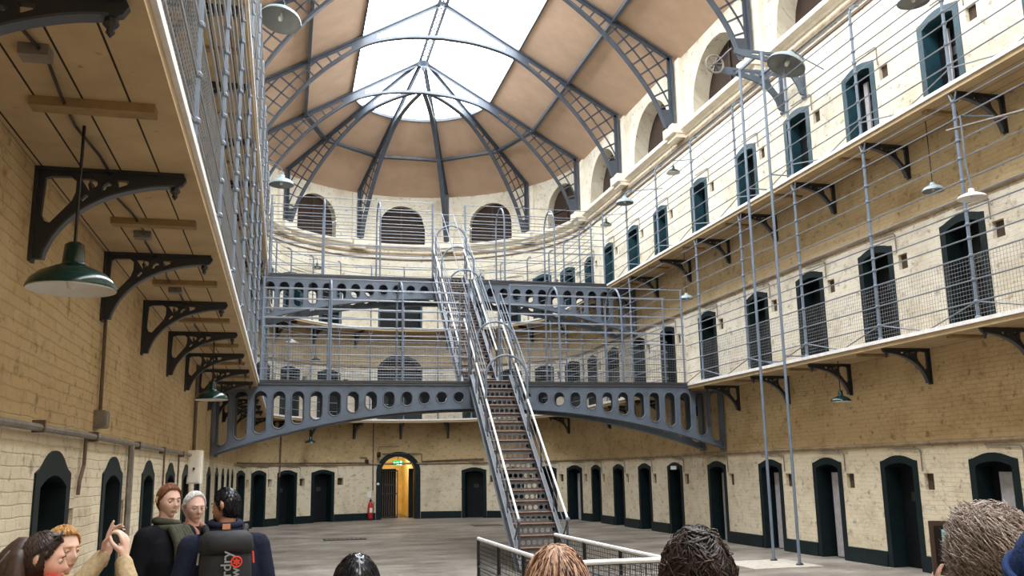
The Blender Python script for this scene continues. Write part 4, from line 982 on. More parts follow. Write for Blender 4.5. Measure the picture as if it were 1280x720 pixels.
# struts and fittings by the near right gallery
pipe('cable_strut', [(9.35, 10.9, 6.66), (9.9, 9.6, 6.6), (10.8, 8.5, 6.75)], .02, 'pipe', 'grey strut reaching out from the right wall to the flat white lamp', 'strut')
pipe('cable_conduit', [(XR - .06, 9.0, 10.9), (XR - .06, 20, 10.9), (XR - .06, 31, 10.9)], .022, 'pipe', 'thin conduit along the cornice of the right wall')

# ------------------------------------------------------------------ daylight, passage lamp, camera
w = bpy.data.worlds.new('World'); sc.world = w; w.use_nodes = True; nt = w.node_tree
bg = nt.nodes['Background']; bg.inputs['Color'].default_value = (0.96, 0.985, 1.0, 1); bg.inputs['Strength'].default_value = SKY
def portal(name, loc, sx, sy):
    l = bpy.data.lights.new(name, 'AREA'); l.shape = 'RECTANGLE'; l.size = sx; l.size_y = sy
    l.cycles.is_portal = True; o = bpy.data.objects.new(name, l); COL.objects.link(o); o.location = loc
portal('skylight_portal', (CX, (YB + CY + RGL)/2, ZR - SL*RGL - .02), 2*RGL, CY + RGL - YB)
l = bpy.data.lights.new('passage_lamp', 'POINT'); l.energy = 40; l.color = (1.0, .90, .70); l.shadow_soft_size = .08
o = bpy.data.objects.new('passage_lamp', l); COL.objects.link(o); o.location = AO - AN*2.2 + Vector((0, 0, 2.45))
cam = bpy.data.cameras.new('camera'); cam.sensor_width = 36.0; cam.lens = 36.0*1144.64/1280; cam.clip_start = 0.05; cam.clip_end = 300
co = bpy.data.objects.new('camera', cam); COL.objects.link(co); sc.camera = co
yaw, pitch, roll = 0.24304940, 0.19668453, -0.01707496
f = Vector((math.sin(yaw)*math.cos(pitch), math.cos(yaw)*math.cos(pitch), math.sin(pitch))); r = Vector((math.cos(yaw), -math.sin(yaw), 0)); u = r.cross(f)
rr_, uu = r*math.cos(roll) + u*math.sin(roll), -r*math.sin(roll) + u*math.cos(roll)
co.matrix_world = Matrix(((rr_.x, uu.x, -f.x, 0), (rr_.y, uu.y, -f.y, 0), (rr_.z, uu.z, -f.z, EYE), (0, 0, 0, 1)))
sc.view_settings.view_transform = 'Standard'; sc.view_settings.look = 'None'; sc.view_settings.gamma = 1.0
sc.view_settings.use_curve_mapping = False; sc.view_settings.exposure = EXPO
sc.cycles.use_denoising = True; sc.cycles.max_bounces = 10; sc.cycles.diffuse_bounces = 7; sc.cycles.transparent_max_bounces = 16
sc.cycles.caustics_reflective = False; sc.cycles.caustics_refractive = False
# ------------------------------------------------------------------ people
M['skin'] = plain('skin', (0.62, 0.36, 0.26), 0.5, var=0.08, scale=14)
M['skin_pale'] = plain('pale_skin', (0.70, 0.45, 0.36), 0.5, var=0.08, scale=14)
M['skin_tan'] = plain('tanned_skin', (0.42, 0.215, 0.135), 0.5, var=0.10, scale=14)
M['lip'] = plain('lips', (0.50, 0.22, 0.18), 0.4, var=0.1)
M['eye'] = plain('eye_white', (0.75, 0.73, 0.70), 0.2, var=0.02)
M['iris'] = plain('iris', (0.02, 0.02, 0.025), 0.2, var=0.1)
def cloth(name, c, bmp=0.25): return plain(name, c, 0.9, var=0.25, scale=40, bmp=bmp, spec=0.15)
M['coat_black'] = cloth('black_wool', (0.006, 0.0065, 0.009)); M['coat_navy'] = cloth('navy_fabric', (0.014, 0.018, 0.036))
M['scarf_green'] = cloth('olive_knit', (0.060, 0.060, 0.042)); M['burgundy'] = cloth('burgundy_knit', (0.14, 0.010, 0.022))
M['brown_coat'] = cloth('dark_brown_cloth', (0.035, 0.020, 0.016)); M['beige'] = cloth('beige_cotton', (0.42, 0.32, 0.19))
M['red_scarf'] = cloth('red_scarf', (0.55, 0.010, 0.015)); M['trousers'] = cloth('dark_trousers', (0.018, 0.019, 0.026)); M['shoe'] = plain('dark_shoe', (0.012, 0.010, 0.010), 0.4)
M['blue_knit'] = cloth('blue_knit', (0.016, 0.035, 0.11), 0.6); M['plum'] = cloth('muted_cloth', (0.035, 0.03, 0.04)); M['dusty_rose'] = cloth('dusty_rose_shirt', (0.30, 0.13, 0.11))
def hairm(name, c, rough=0.5): return plain(name, c, rough, var=0.45, scale=70, spec=0.5)
M['hair_brown'] = hairm('brown_hair', (0.045, 0.022, 0.014)); M['hair_dark'] = hairm('dark_hair', (0.020, 0.013, 0.011)); M['hair_black'] = hairm('black_hair', (0.007, 0.008, 0.012), .25)
M['hair_ginger'] = hairm('ginger_hair', (0.20, 0.075, 0.030)); M['hair_white'] = hairm('white_hair', (0.68, 0.66, 0.64), .6); M['hair_blond'] = hairm('blond_hair', (0.50, 0.27, 0.09))
M['hair_high'] = hairm('highlighted_hair', (0.46, 0.27, 0.17)); M['hair_high2'] = hairm('dark_streak_hair', (0.085, 0.028, 0.018)); M['hair_pink'] = hairm('pale_highlight_hair', (0.62, 0.42, 0.31)); M['hair_grey'] = hairm('grey_brown_hair', (0.20, 0.12, 0.075)); M['hair_grey2'] = hairm('pale_grey_hair', (0.46, 0.38, 0.33))

def sstep(a, b, x): t = max(0, min(1, (x - a)/(b - a))); return t*t*(3 - 2*t)
def head_point(d, grow=0.0):
    """surface of a head in direction d (x right, y face, z up); centre at half head height"""
    x, y, z = d
    X, Y, Z = .074*x, .094*y, .118*z
    if z < 0:
        t = sstep(0, 1, -z); X *= 1 - .30*t; Y *= 1 - .10*t if y > 0 else 1 - .38*t
        if y > 0: Y += .014*t*max(0, y)
    if y > 0.2:
        Y -= .012*sstep(.2, 1, y)*(1 if z > -.9 else 0)
        g = lambda cx, cz, sx, sz: math.exp(-((X - cx)/sx)**2 - ((Z - cz)/sz)**2)
        Y += .024*g(0, -.030, .011, .013) + .014*g(0, -.008, .008, .020) + .006*g(0, .028, .05, .010)      # nose, bridge, brow
        Y -= .011*(g(.031, .004, .017, .011) + g(-.031, .004, .017, .011))                                # eye sockets
        Y += .007*g(0, -.062, .020, .006) + .006*g(0, -.074, .017, .006) - .004*g(0, -.0685, .022, .003)    # lips
        Y += .010*g(0, -.100, .018, .014) + .005*(g(.045, -.028, .02, .02) + g(-.045, -.028, .02, .02))    # chin, cheeks
    v = Vector((X, Y, Z))
    return v + Vector((x, y, z))*grow
def ico(n):
    bm = bmesh.new(); bmesh.ops.create_icosphere(bm, subdivisions=n, radius=1.0); bm.verts.ensure_lookup_table()
    V = [v.co.copy().normalized() for v in bm.verts]; F = [tuple(v.index for v in f.verts) for f in bm.faces]; bm.free(); return V, F
ICO_V, ICO_F = ico(5)
ICO4_V, ICO4_F = ico(4)
def hairline(d, style):
    """over 0 where hair grows"""
    x, y, z = d
    front, ear, back = {'receding': (.80, .10, -.50), 'long': (.62, -.40, -.95), 'swept': (.66, .08, -.80), 'short': (.66, .06, -.52)}[style]
    lim = ear + (front - ear)*sstep(0.05, .75, y) if y > 0 else ear + (back - ear)*sstep(0.0, .8, -y)
    return z - lim
class Frame:
    """placing head coordinates: centre, facing (yaw, 0 = along +Y, positive turns to the left), tilt forward"""
    def __init__(s, c, yaw, tilt=0): s.c = Vector(c); s.m = Matrix.Rotation(yaw, 3, 'Z') @ Matrix.Rotation(-tilt, 3, 'X')
    def __call__(s, v): return s.c + s.m @ Vector(v)
def limb(mb, pts, rs, n=10, sub=4, flat=None):
    """tapering limb with round ends through joints"""
    C = crom(pts, sub); R = []
    for i in range(len(pts) - 1): R += [rs[i] + (rs[i+1] - rs[i])*k/sub for k in range(sub)]
    R.append(rs[-1])
    d0 = (C[0] - C[1]).normalized(); d1 = (C[-1] - C[-2]).normalized()
    P = [C[0] + d0*R[0]*.9, C[0] + d0*R[0]*.6] + list(C) + [C[-1] + d1*R[-1]*.6, C[-1] + d1*R[-1]*.9]
    Q = [R[0]*.3, R[0]*.78] + R + [R[-1]*.78, R[-1]*.3]
    mb.tube(P, Q, n)
def loft(mb, rings, n=20):
    """closed body from ellipses (centre, half width, half depth, yaw)"""
    vs = []
    for c, a, b, yw in rings:
        for k in range(n):
            t = 2*PI*k/n; cx, cy = math.cos(t), math.sin(t); e = 2.4
            x = a*math.copysign(abs(cx)**(2/e), cx); y = b*math.copysign(abs(cy)**(2/e), cy)
            vs.append((c[0] + x*math.cos(yw) - y*math.sin(yw), c[1] + x*math.sin(yw) + y*math.cos(yw), c[2]))
    m = len(rings); fs = [(i*n+k, i*n+(k+1) % n, (i+1)*n+(k+1) % n, (i+1)*n+k) for i in range(m-1) for k in range(n)]
    fs += [tuple(range(n))[::-1], tuple((m-1)*n + k for k in range(n))]; mb.add(vs, fs)
def fuse(mb, voxel, smooth=3):
    """weld overlapping volumes into one continuous skin; returns a new builder"""
    me = mb.mesh('tmp'); o = bpy.data.objects.new('tmp', me); COL.objects.link(o)
    r = o.modifiers.new('r', 'REMESH'); r.mode = 'VOXEL'; r.voxel_size = voxel
    s_ = o.modifiers.new('s', 'SMOOTH'); s_.factor = .5; s_.iterations = smooth
    dg = bpy.context.evaluated_depsgraph_get(); ev = o.evaluated_get(dg); m2 = ev.to_mesh()
    out = MB(); out.add([v.co.copy() for v in m2.vertices], [tuple(p.vertices) for p in m2.polygons]); ev.to_mesh_clear()
    bpy.data.objects.remove(o); bpy.data.meshes.remove(me); return out
def hand(mb, wrist, direc, palm_n, curl=.5, side=1, pinch=False, point=False, s=1.0):
    """palm, four fingers of different lengths and a thumb; direc: wrist to knuckles, palm_n: out of the palm, thumb on `side`"""
    w = Vector(wrist); d = Vector(direc).normalized(); n = Vector(palm_n); n = (n - d*n.dot(d)).normalized(); a = d.cross(n)*side
    kn = []
    for k in range(4): off = (1.5 - k)*.021*s; kn.append(w + d*(.088 - .004*abs(k - 1))*s + a*off)
    for k in range(4): limb(mb, [w + a*(1.5 - k)*.012*s, w.lerp(kn[k], .55) - n*.004, kn[k]], [.016*s, .0135*s, .0105*s], 8, 3)
    limb(mb, [w - d*.06*s, w, w + d*.03*s], [.026*s, .024*s, .024*s], 10, 3)
    ln = (.072, .080, .074, .058)
    for k in range(4):
        c = curl; f = 1.0
        if point and k == 0: c = .05
        if pinch and k == 0: c = .95
        p = [kn[k]]; ang = 0
        for j, seg in enumerate((.45, .32, .23)):
            ang += c*(.55, .75, .5)[j]*1.35; p.append(p[-1] + (d*math.cos(ang) + n*math.sin(ang))*ln[k]*seg*s)
        limb(mb, p, [.0100*s, .0092*s, .0082*s, .0068*s], 8, 3)
    t0 = w + d*.022*s + a*.026*s
    t1 = t0 + (d*.55 + a*.62 + n*.35).normalized()*.038*s; t2 = t1 + (d*.85 + a*.15 + n*(.45 + .4*curl)).normalized()*.034*s; t3 = t2 + (d*.95 - a*.10 + n*.35).normalized()*.027*s
    limb(mb, [t0 - d*.01, t0, t1, t2, t3], [.016*s, .016*s, .0125*s, .0108*s, .0085*s], 8, 3)
def strands(mb, fr, n, style, length, r=.0022, seed=1, swirl=0.0, curl=0.0, lift=.012, zmin=-1, spread=.35, crown=(0, -.35, .94), wave=0.0, m=6):
    """hairs lying along the scalp, combed away from the crown; curl lets them wave off it"""
    rnd = random.Random(seed); k = 0; tries = 0; cr = Vector(crown).normalized()
    while k < n and tries < n*30:
        tries += 1; d = Vector((rnd.gauss(0, 1), rnd.gauss(0, 1), rnd.gauss(0, 1))).normalized()
        if hairline(d, style) < .02 or d.z < zmin: continue
        k += 1; tw = swirl + rnd.uniform(-spread, spread) + wave*(math.sin(d.x*6 + d.z*4 + seed) + math.sin(d.y*7 - d.z*5 + seed*2)); ln = length*rnd.uniform(.6, 1.25); ph = rnd.uniform(0, 6.28); l0 = lift*rnd.uniform(.75, 1.05)*(1 + .3*wave*math.sin(d.x*9 + seed)*math.sin(d.y*8 + d.z*6)); l0 *= (.5 + .5*sstep(0, .6, d.z)) if style in ('short', 'receding') and lift < .02 else 1; P = []; q = d.copy()
        for j in range(m + 1):
            t = j/m; g = l0 + .003*math.sin(ph + j) - .002*t
            v = head_point(q, g)
            if curl: v = v + Vector((math.sin(ph + j*1.7), math.cos(ph*1.3 + j*1.9), math.sin(ph*.7 + j*1.4)))*curl*.010*(.3 + t) + q*curl*.012*t*rnd.random()
            P.append(fr(v))
            dn = -(cr - q*cr.dot(q)); dn = dn.normalized() if dn.length > .05 else Vector((rnd.uniform(-1, 1), rnd.uniform(-1, 1), 0)).normalized()
            dn = Matrix.Rotation(tw + (curl*.5*math.sin(ph + j*1.2) if curl else 0), 3, q) @ dn
            nq = (q + dn*(ln/m/.10)).normalized()
            if nq.y > .1 and hairline(nq, style) < -.02: nq = q
            q = nq
        mb.tube(P, [r*.8] + [r]*(m - 3) + [r*.9, r*.7, r*.3], 3, cap=False)
def hair_cap(fr, style, thick, seed=0, lump=.0):
    mb = MB(); vs = []
    for d in ICO_V:
        h = hairline(d, style); k = sstep(-.03, .16, h); t = -.008 + (thick*(.5 + .5*sstep(.0, .6, d.z) if style in ('short', 'receding') else 1) + .008)*k
        if lump: t += k*lump*(math.sin(d.x*17 + seed)*math.sin(d.y*14 + seed*2)*math.sin(d.z*15))
        vs.append(fr(head_point(d, t)))
    mb.add(vs, ICO_F); return mb
def person(label, x, y, H, body_yaw, head_yaw, tilt=0.0, skin='skin', hair='hair_brown', style='short', thick=.014, nstr=0, coat='coat_black', trousers='trousers',
           arms='down', head_off=(0, 0), lower=True, shoulder=.21, group=None, lump=.004, fine=False):
    root = tag(empty('person', (x, y, 0)), label, 'person', group)
    hc = Vector((x + head_off[0], y + head_off[1], H - .128)); fr = Frame(hc, head_yaw, tilt); by = Matrix.Rotation(body_yaw, 3, 'Z')
    B = lambda px, py, pz: Vector((x, y, 0)) + by @ Vector((px, py, 0)) + Vector((0, 0, pz))
    k = H/1.75; sh = H - .325*k; hip = .53*H; kn = .285*H
    neckb = B(0, -.02, sh + .03)
    # --- body: one continuous skin (neck, trunk, arms, hands, legs) and the head
    bm_ = MB()
    limb(bm_, [neckb - Vector((0, 0, .06)), neckb, hc + fr.m @ Vector((0, -.015, -.055))], [.060, .056, .052], 14)
    loft(bm_, [(B(0, 0, hip - .06), .13*k, .09*k, body_yaw), (B(0, 0, hip + .08), .135*k, .09*k, body_yaw), (B(0, 0, sh - .18), .14*k, .10*k, body_yaw), (B(0, -.01, sh), .10*k, .07*k, body_yaw)])
    for sd in (-1, 1): limb(bm_, [B(sd*.085, 0, hip - .04), B(sd*.09, .015, kn), B(sd*.09, -.01, .09)], [.07*k, .045*k, .034*k], 10)
    ARM = {}
    for sd in (-1, 1):
        S0 = B(sd*(shoulder - .035)*k, -.01, sh - .035)
        a_ = arms[sd] if isinstance(arms, dict) and sd in arms else None
        if a_: E_, W_ = Vector(a_['elbow']), Vector(a_['wrist']); hd = a_['dir']; pn = a_['palm']; opts = a_.get('opts', {})
        else: E_ = B(sd*(shoulder + .03)*k, -.03, sh - .33*k); W_ = B(sd*(shoulder + .015)*k, .06, sh - .57*k); hd = (0, 0, -1); pn = by @ Vector((-sd, 0, 0)); opts = {}
        ARM[sd] = (S0, E_, W_)
        limb(bm_, [S0, E_, W_], [.042, .036, .026], 10)
        hand(bm_, W_, hd, pn, **({'curl': .35, 'side': sd*(1 if a_ is None else 1)} | opts))
    bod = fuse(bm_, .0055 if fine else .009, 2)
    o0 = len(bod.v); bod.add([fr(head_point(d)) for d in ICO_V], ICO_F)
    for sd in (-1, 1):                                            # ears
        e = MB(); P = [fr((sd*(.071 + .010*math.sin(t)), -.012 - .016*math.sin(t) , .020 - .022*t + .022)) for t in (0, .6, 1.2, 1.8, 2.4)]
        e.tube(P, [.006, .012, .013, .011, .007], 8); bod.add(e.v, e.f)
    b = bod.build('body', [M[skin], M['lip']], root, True)
    for p in b.data.polygons:
        c = fr.m.inverted() @ (p.center + OFF[root.name] - fr.c)
        if c.y > .06 and abs(c.x) < .019 - .25*abs(c.z + .068) and -.077 < c.z < -.060: p.material_index = 1
    for sd in (-1, 1):
        e = MB(); 
        for r_, c_, n_ in ((.0115, (sd*.031, .0655, .004), 'eye'),):
            e.lathe([(r_*math.sin(PI*i/8), -r_*math.cos(PI*i/8)) for i in range(9)], 12, fr(c_)); ey = e.build('eye', M['eye'], root, True)
        e = MB(); c_ = fr((sd*.031, .0715, .004)); e.lathe([(.0068*math.sin(PI*i/6), -.0068*math.cos(PI*i/6)) for i in range(7)], 10, c_); e.build('iris', M['iris'], ey, True)
        e = MB(); R3 = .0130
        def lid(e0, e1):
            vs = []
            for i in range(5):
                el = e0 + (e1 - e0)*i/4
                for j in range(9): az = PI*(j/8 - .5)*1.1; vs.append(fr((sd*.031 + R3*math.sin(az)*math.cos(el), .0655 + R3*math.cos(az)*math.cos(el), .004 + R3*math.sin(el))))
            e.add(vs, [(i*9+j, i*9+j+1, i*9+9+j+1, i*9+9+j) for i in range(4) for j in range(8)])
        lid(.16, 1.5); lid(-1.5, -.22); e.build('eyelid', M[skin], ey, True)
        e = MB(); e.tube([fr((sd*.014, .088, .024)), fr((sd*.03, .087, .0275)), fr((sd*.047, .076, .022))], [.003, .0038, .002], 6); e.build('eyebrow', M[hair], root, True)
    hb = hair_cap(fr, style, thick, int(x*100), lump)
    if nstr: strands(hb, fr, nstr, style, .035 if style in ('short', 'receding') else .13, r=.0012 if style in ('short', 'receding') else .0017, seed=int(abs(x)*1000), lift=thick + .001)
    hb.build('hair', M[hair], root, True)
    # --- clothing
    ct = MB(); sw = shoulder*k
    loft(ct, [(B(0, 0, hip - .16), sw*.93, .145*k, body_yaw), (B(0, 0, hip), sw*.92, .145*k, body_yaw), (B(0, 0, hip + .15), sw*.86, .135*k, body_yaw), (B(0, 0, sh - .20), sw*.97, .150*k, body_yaw),
              (B(0, -.005, sh - .07), sw*.92, .125*k, body_yaw), (B(0, -.015, sh), sw*.66, .095*k, body_yaw), (B(0, -.02, sh + .035), sw*.38, .075*k, body_yaw), (B(0, -.015, sh + .06), .078, .076, body_yaw)], 24)
    for sd in (-1, 1):
        S0, E_, W_ = ARM[sd]; limb(ct, [S0, E_, W_.lerp(E_, .16)], [.076*k, .060*k, .047*k], 12)
        limb(ct, [B(0, -.01, sh - .02), S0], [.07, .074*k], 12)
    ct = fuse(ct, .010, 4); ct.build('coat', M[coat], root, True)
    if lower:
        tr = MB()
        for sd in (-1, 1): limb(tr, [B(sd*.085, 0, hip + .02), B(sd*.092, .015, kn), B(sd*.092, -.01, .07)], [.098*k, .074*k, .062*k], 14)
        limb(tr, [B(0, 0, hip + .03), B(0, 0, hip - .04)], [.11*k, .10*k], 14)
        fuse(tr, .012, 3).build('trousers', M[trousers], root, True)
        for sd in (-1, 1):
            s_ = MB(); limb(s_, [B(sd*.092, -.06, .045), B(sd*.094, .05, .05), B(sd*.098, .16, .035)], [.042, .046, .034], 12); sv = fuse(s_, .010, 2)
            sv.v = [(v[0], v[1], max(0.0, v[2])) for v in sv.v]; sv.build('shoe', M['shoe'], root, True)
    return root, fr, B, sh

D = lambda a: rad(a)
# the two women at the left: facing right, so yaw near -90 degrees
w1, fr, B, sh = person('woman with long brown hair, red scarf and sunglasses on her head, lower left corner', -1.025, 4.60, 1.615, D(-80), D(-80), .05, 'skin', 'hair_brown', 'swept', .014, 1800, 'coat_black', fine=False, shoulder=.18)
mb = MB(); limb(mb, [fr((-.02, -.09, .05)), fr((-.01, -.125, -.02)), fr((0, -.13, -.12)), fr((0, -.12, -.24))], [.060, .075, .070, .035], 14)
limb(mb, [fr((.03, -.10, .02)), fr((.05, -.10, -.08)), fr((.04, -.08, -.20))], [.045, .05, .03], 12)
for i in range(60):
    a = random.uniform(-.05, .05); c = random.uniform(-.03, .03); mb.tube([fr((a*.7, -.11 + c, .05)), fr((a*1.2, -.17 + c, -.04)), fr((a*1.3, -.19 + c, -.14)), fr((a, -.15 + c, -.26))], [.004, .004, .003, .001], 4)
mb.build('hair_length', M['hair_brown'], w1, True)
mb = MB(); pts = [B(.10*math.cos(t), .085*math.sin(t) - .01, sh + .075 + .015*math.sin(3*t)) for t in [2*PI*i/20 for i in range(20)]]; mb.tube(pts, .034, 10, True)
mb.tube([B(.10*math.cos(t), .09*math.sin(t), sh + .03) for t in [2*PI*i/20 for i in range(20)]], .036, 10, True); mb.build('scarf', M['red_scarf'], w1, True)
sg = tag(empty('sunglasses', fr((0, .03, .10))), 'dark sunglasses pushed up on the brown-haired woman at the left', 'sunglasses')
mb = MB()
for sd in (-1, 1): mb.tube([fr((sd*.036 + .026*math.cos(t), .055 + .006*math.sin(t), .112 + .018*math.sin(t))) for t in [2*PI*i/16 for i in range(16)]], .0035, 6, True)
mb.build('rim', M['black'], sg)
for sd in (-1, 1):
    mb = MB(); mb.tube([fr((sd*.062, .05, .112)), fr((sd*.092, .01, .075)), fr((sd*.092, -.045, .03))], .0032, 5); mb.build('temple', M['black'], sg)
    mb = MB(); mb.lathe([(0, 0), (.024, .0), (.024, .004), (0, .006)], 14, fr((sd*.036, .052, .112))); mb.build('lens', M['black'], sg)
# woman in the beige jacket raising both hands
hx, hy, hz = -.70, 5.12, 1.505
arms = {-1: dict(elbow=(-1.0, 5.20, 1.31), wrist=(-.875, 5.26, 1.475), dir=(.28, .0, 1), palm=(.7, -.45, .1), opts=dict(curl=.45, point=True, side=-1)),
        1: dict(elbow=(-.73, 4.92, 1.30), wrist=(-.755, 5.02, 1.465), dir=(-.02, .1, 1), palm=(-.75, .3, .3), opts=dict(curl=.75, side=1))}
w2, fr, B, sh = person('blond woman in beige jacket raising both hands before her face', -1.09, 5.28, 1.61, D(-80), D(-128), .0, 'skin_pale', 'hair_blond', 'swept', .014, 1200, 'beige', arms=arms, shoulder=.18, fine=True)
ph = tag(empty('phone', (-.81, 5.15, 1.55)), 'dark phone held up between the hands of the blond woman', 'phone')
mb = MB(); fx = Vector((.20, -.05, .0)).normalized(); mb.obox((-.812, 5.145, 1.555), (.12, .99, 0), (.99, -.12, 0), (0, 0, 1), (-.074, -.004, -.036), (.074, .004, .036)); mb.build('case', M['black'], ph)
mb = MB(); mb.obox((-.812, 5.145, 1.555), (.12, .99, 0), (.99, -.12, 0), (0, 0, 1), (-.068, -.0055, -.031), (.068, -.004, .031)); mb.build('screen', M['iris'], ph)

# three men
m1, fr, B, sh = person('man with short ginger hair, black coat and olive scarf', -.80, 7.20, 1.80, D(-125), D(-142), .03, 'skin_pale', 'hair_ginger', 'short', .013, 1600, 'coat_black', shoulder=.235)
mb = MB(); mb.tube([B(.080*math.cos(t), .076*math.sin(t) - .012, sh + .060 + .012*math.cos(t + .5)) for t in [2*PI*i/22 for i in range(22)]], .026, 10, True)
mb.tube([B(.090*math.cos(t), .086*math.sin(t), sh + .022) for t in [2*PI*i/22 for i in range(22)]], .026, 10, True)
for s_ in (-.045, .045):
    for k in range(3): limb(mb, [B(s_ + .03*(k - 1), .10, sh + .02), B(s_*1.2 + .03*(k - 1), .17, sh - .10), B(s_*1.2 + .032*(k - 1), .175, sh - .30)], [.026, .026, .020], 8)
mb.build('scarf', M['scarf_green'], m1, True)
mb = MB()
for i in range(26): u_ = -.10 + .2*i/25; mb.tube([B(u_, .178, sh - .30), B(u_ + random.uniform(-.006, .006), .18, sh - .37)], .0035, 4)
mb.build('scarf_fringe', M['scarf_green'], m1)
mb = MB(); loft(mb, [(B(.0, .085, sh - .62), .075, .085, D(-125)), (B(.0, .085, sh - .30), .07, .085, D(-125)), (B(.0, .07, sh - .12), .06, .075, D(-125))], 16); mb.build('jumper', M['burgundy'], m1, True)
m2, fr, B, sh = person('white-haired older man in glasses and brown coat behind the others', -.66, 7.62, 1.735, D(-140), D(-150), .06, 'skin_pale', 'hair_white', 'receding', .012, 1400, 'brown_coat', shoulder=.20)
gl = tag(empty('eyeglasses', fr((0, .09, .004))), 'thin-rimmed glasses on the white-haired man', 'glasses')
for sd in (-1, 1):
    mb = MB(); mb.tube([fr((sd*.032 + .022*math.cos(t), .094, .002 + .017*math.sin(t))) for t in [2*PI*i/16 for i in range(16)]], .0018, 5, True); mb.build('rim', M['pipe'], gl)
    mb = MB(); mb.tube([fr((sd*.054, .093, .006)), fr((sd*.078, .05, .008)), fr((sd*.079, -.012, .006))], .0018, 5); mb.build('temple', M['pipe'], gl)
mb = MB(); mb.tube([fr((-.01, .094, .004)), fr((0, .099, .006)), fr((.01, .094, .004))], .0018, 5); mb.build('bridge', M['pipe'], gl)
mb = MB()
for s_ in (-1, 1): limb(mb, [B(s_*.06, -.02, sh + .07), B(s_*.055, .10, sh + .02), B(s_*.03, .14, sh - .10)], [.026, .03, .02], 8)
mb.build('collar', M['dusty_rose'], m2, True)
m3, fr, B, sh = person('dark-haired man in navy jacket seen from behind, wearing a black backpack', -.355, 6.35, 1.775, D(6), D(58), .02, 'skin_tan', 'hair_black', 'short', .009, 1600, 'coat_navy', shoulder=.24)
mb = MB()
for k in range(3): mb.tube([B(.088*math.cos(t), .088*math.sin(t) - .025, sh + .035 + .032*k + .012*math.sin(t)) for t in [2*PI*i/22 for i in range(22)]], .032 - .003*k, 10, True)
mb.build('collar', M['coat_navy'], m3, True)
mb = MB(); mb.obox(B(0, -.146, sh + .088), (math.cos(D(6)), math.sin(D(6)), 0), (-math.sin(D(6)), math.cos(D(6)), 0), (0, 0, 1), (-.024, -.006, -.017), (.024, .006, .017)); mb.build('collar_tab', plain('orange_tab', (.75, .32, .16), .6), m3)
# backpack
shp = sh + .07
bp = tag(empty('backpack', B(0, -.22, shp - .55)), 'large black backpack with white lettering and round red emblem on the man seen from behind', 'backpack')
M['pack'] = plain('black_nylon', (0.009, 0.0095, 0.012), 0.75, var=0.3, scale=20, bmp=.3); M['letter'] = plain('pale_grey_print', (.30, .30, .31), .7, var=.05); M['emblem'] = plain('red_print', (.80, .06, .03), .6, var=.05)
mb = MB(); loft(mb, [(B(0, -.225, shp - .66), .13, .075, D(6)), (B(0, -.235, shp - .60), .155, .095, D(6)), (B(0, -.24, shp - .35), .16, .10, D(6)), (B(0, -.23, shp - .12), .15, .09, D(6)), (B(0, -.21, shp - .07), .13, .07, D(6))], 24); mb.build('pack_body', M['pack'], bp, True)
mb = MB(); loft(mb, [(B(0, -.225, shp - .135), .155, .105, D(6)), (B(0, -.23, shp - .10), .165, .118, D(6)), (B(0, -.225, shp - .035), .155, .112, D(6)), (B(0, -.20, shp - .005), .12, .08, D(6))], 24); mb.build('lid', M['pack'], bp, True)
for sd in (-1, 1):
    mb = MB(); limb(mb, [B(sd*.10, -.15, shp - .08), B(sd*.12, -.07, sh + .075), B(sd*.13, .06, sh + .05), B(sd*.13, .14, shp - .14), B(sd*.12, .14, shp - .34)], [.022]*5, 8); mb.build('shoulder_strap', M['pack'], bp, True)
    mb = MB(); mb.tube([B(sd*.158, -.235, shp - .13), B(sd*.165, -.24, shp - .20)], .007, 6); mb.build('pull_cord', M['letter' if sd < 0 else 'emblem'], bp)
mb = MB(); mb.tube([B(-.04, -.14, sh + .01), B(0, -.15, sh + .045), B(.04, -.14, sh + .01)], .009, 6); mb.build('haul_loop', M['pack'], bp)
def text(s, name, mat, origin, ex, ey, size, parent):
    c = bpy.data.curves.new(name, 'FONT'); c.body = s; c.size = size; c.extrude = .0012; c.offset = .0008; o = bpy.data.objects.new(name, c); COL.objects.link(o)
    dg = bpy.context.evaluated_depsgraph_get(); me = bpy.data.meshes.new_from_object(o.evaluated_get(dg)); bpy.data.objects.remove(o)
    ex, ey = Vector(ex).normalized(), Vector(ey).normalized(); ez = ex.cross(ey); base = OFF[parent.name]
    for v in me.vertices: p = v.co.copy(); v.co = Vector(origin) + ex*p.x + ey*p.y + ez*p.z - base
    me.materials.clear(); me.materials.append(M[mat]); t = bpy.data.objects.new(name, me); COL.objects.link(t); t.parent = parent; OFF[t.name] = base; return t
exb = Vector((math.cos(D(6)), math.sin(D(6)), 0)); up = Vector((0, 0, 1))
px_ = lambda X, Z: Vector((X, 6.35 - .345, Z)) + nb*.004
nb = Vector((math.sin(D(6)), -math.cos(D(6)), 0))
text('erdry', 'lettering', 'letter', px_(-.292, 1.205), up, -exb, .088, bp)
text('w', 'lettering', 'letter', px_(-.243, 1.245), up, -exb, .080, bp)
mb = MB(); eo = px_(-.262, 1.335)
mb.tube([eo + exb*.030*math.cos(t) + up*.030*math.sin(t) for t in [2*PI*i/28 for i in range(28)]], .0045, 6, True)
for i in range(3): a = PI*i/3 + .5; mb.bar(eo + (exb*math.cos(a) + up*math.sin(a))*.020, eo - (exb*math.cos(a) + up*math.sin(a))*.020, .010, .006, nb)
mb.build('emblem', M['emblem'], bp)

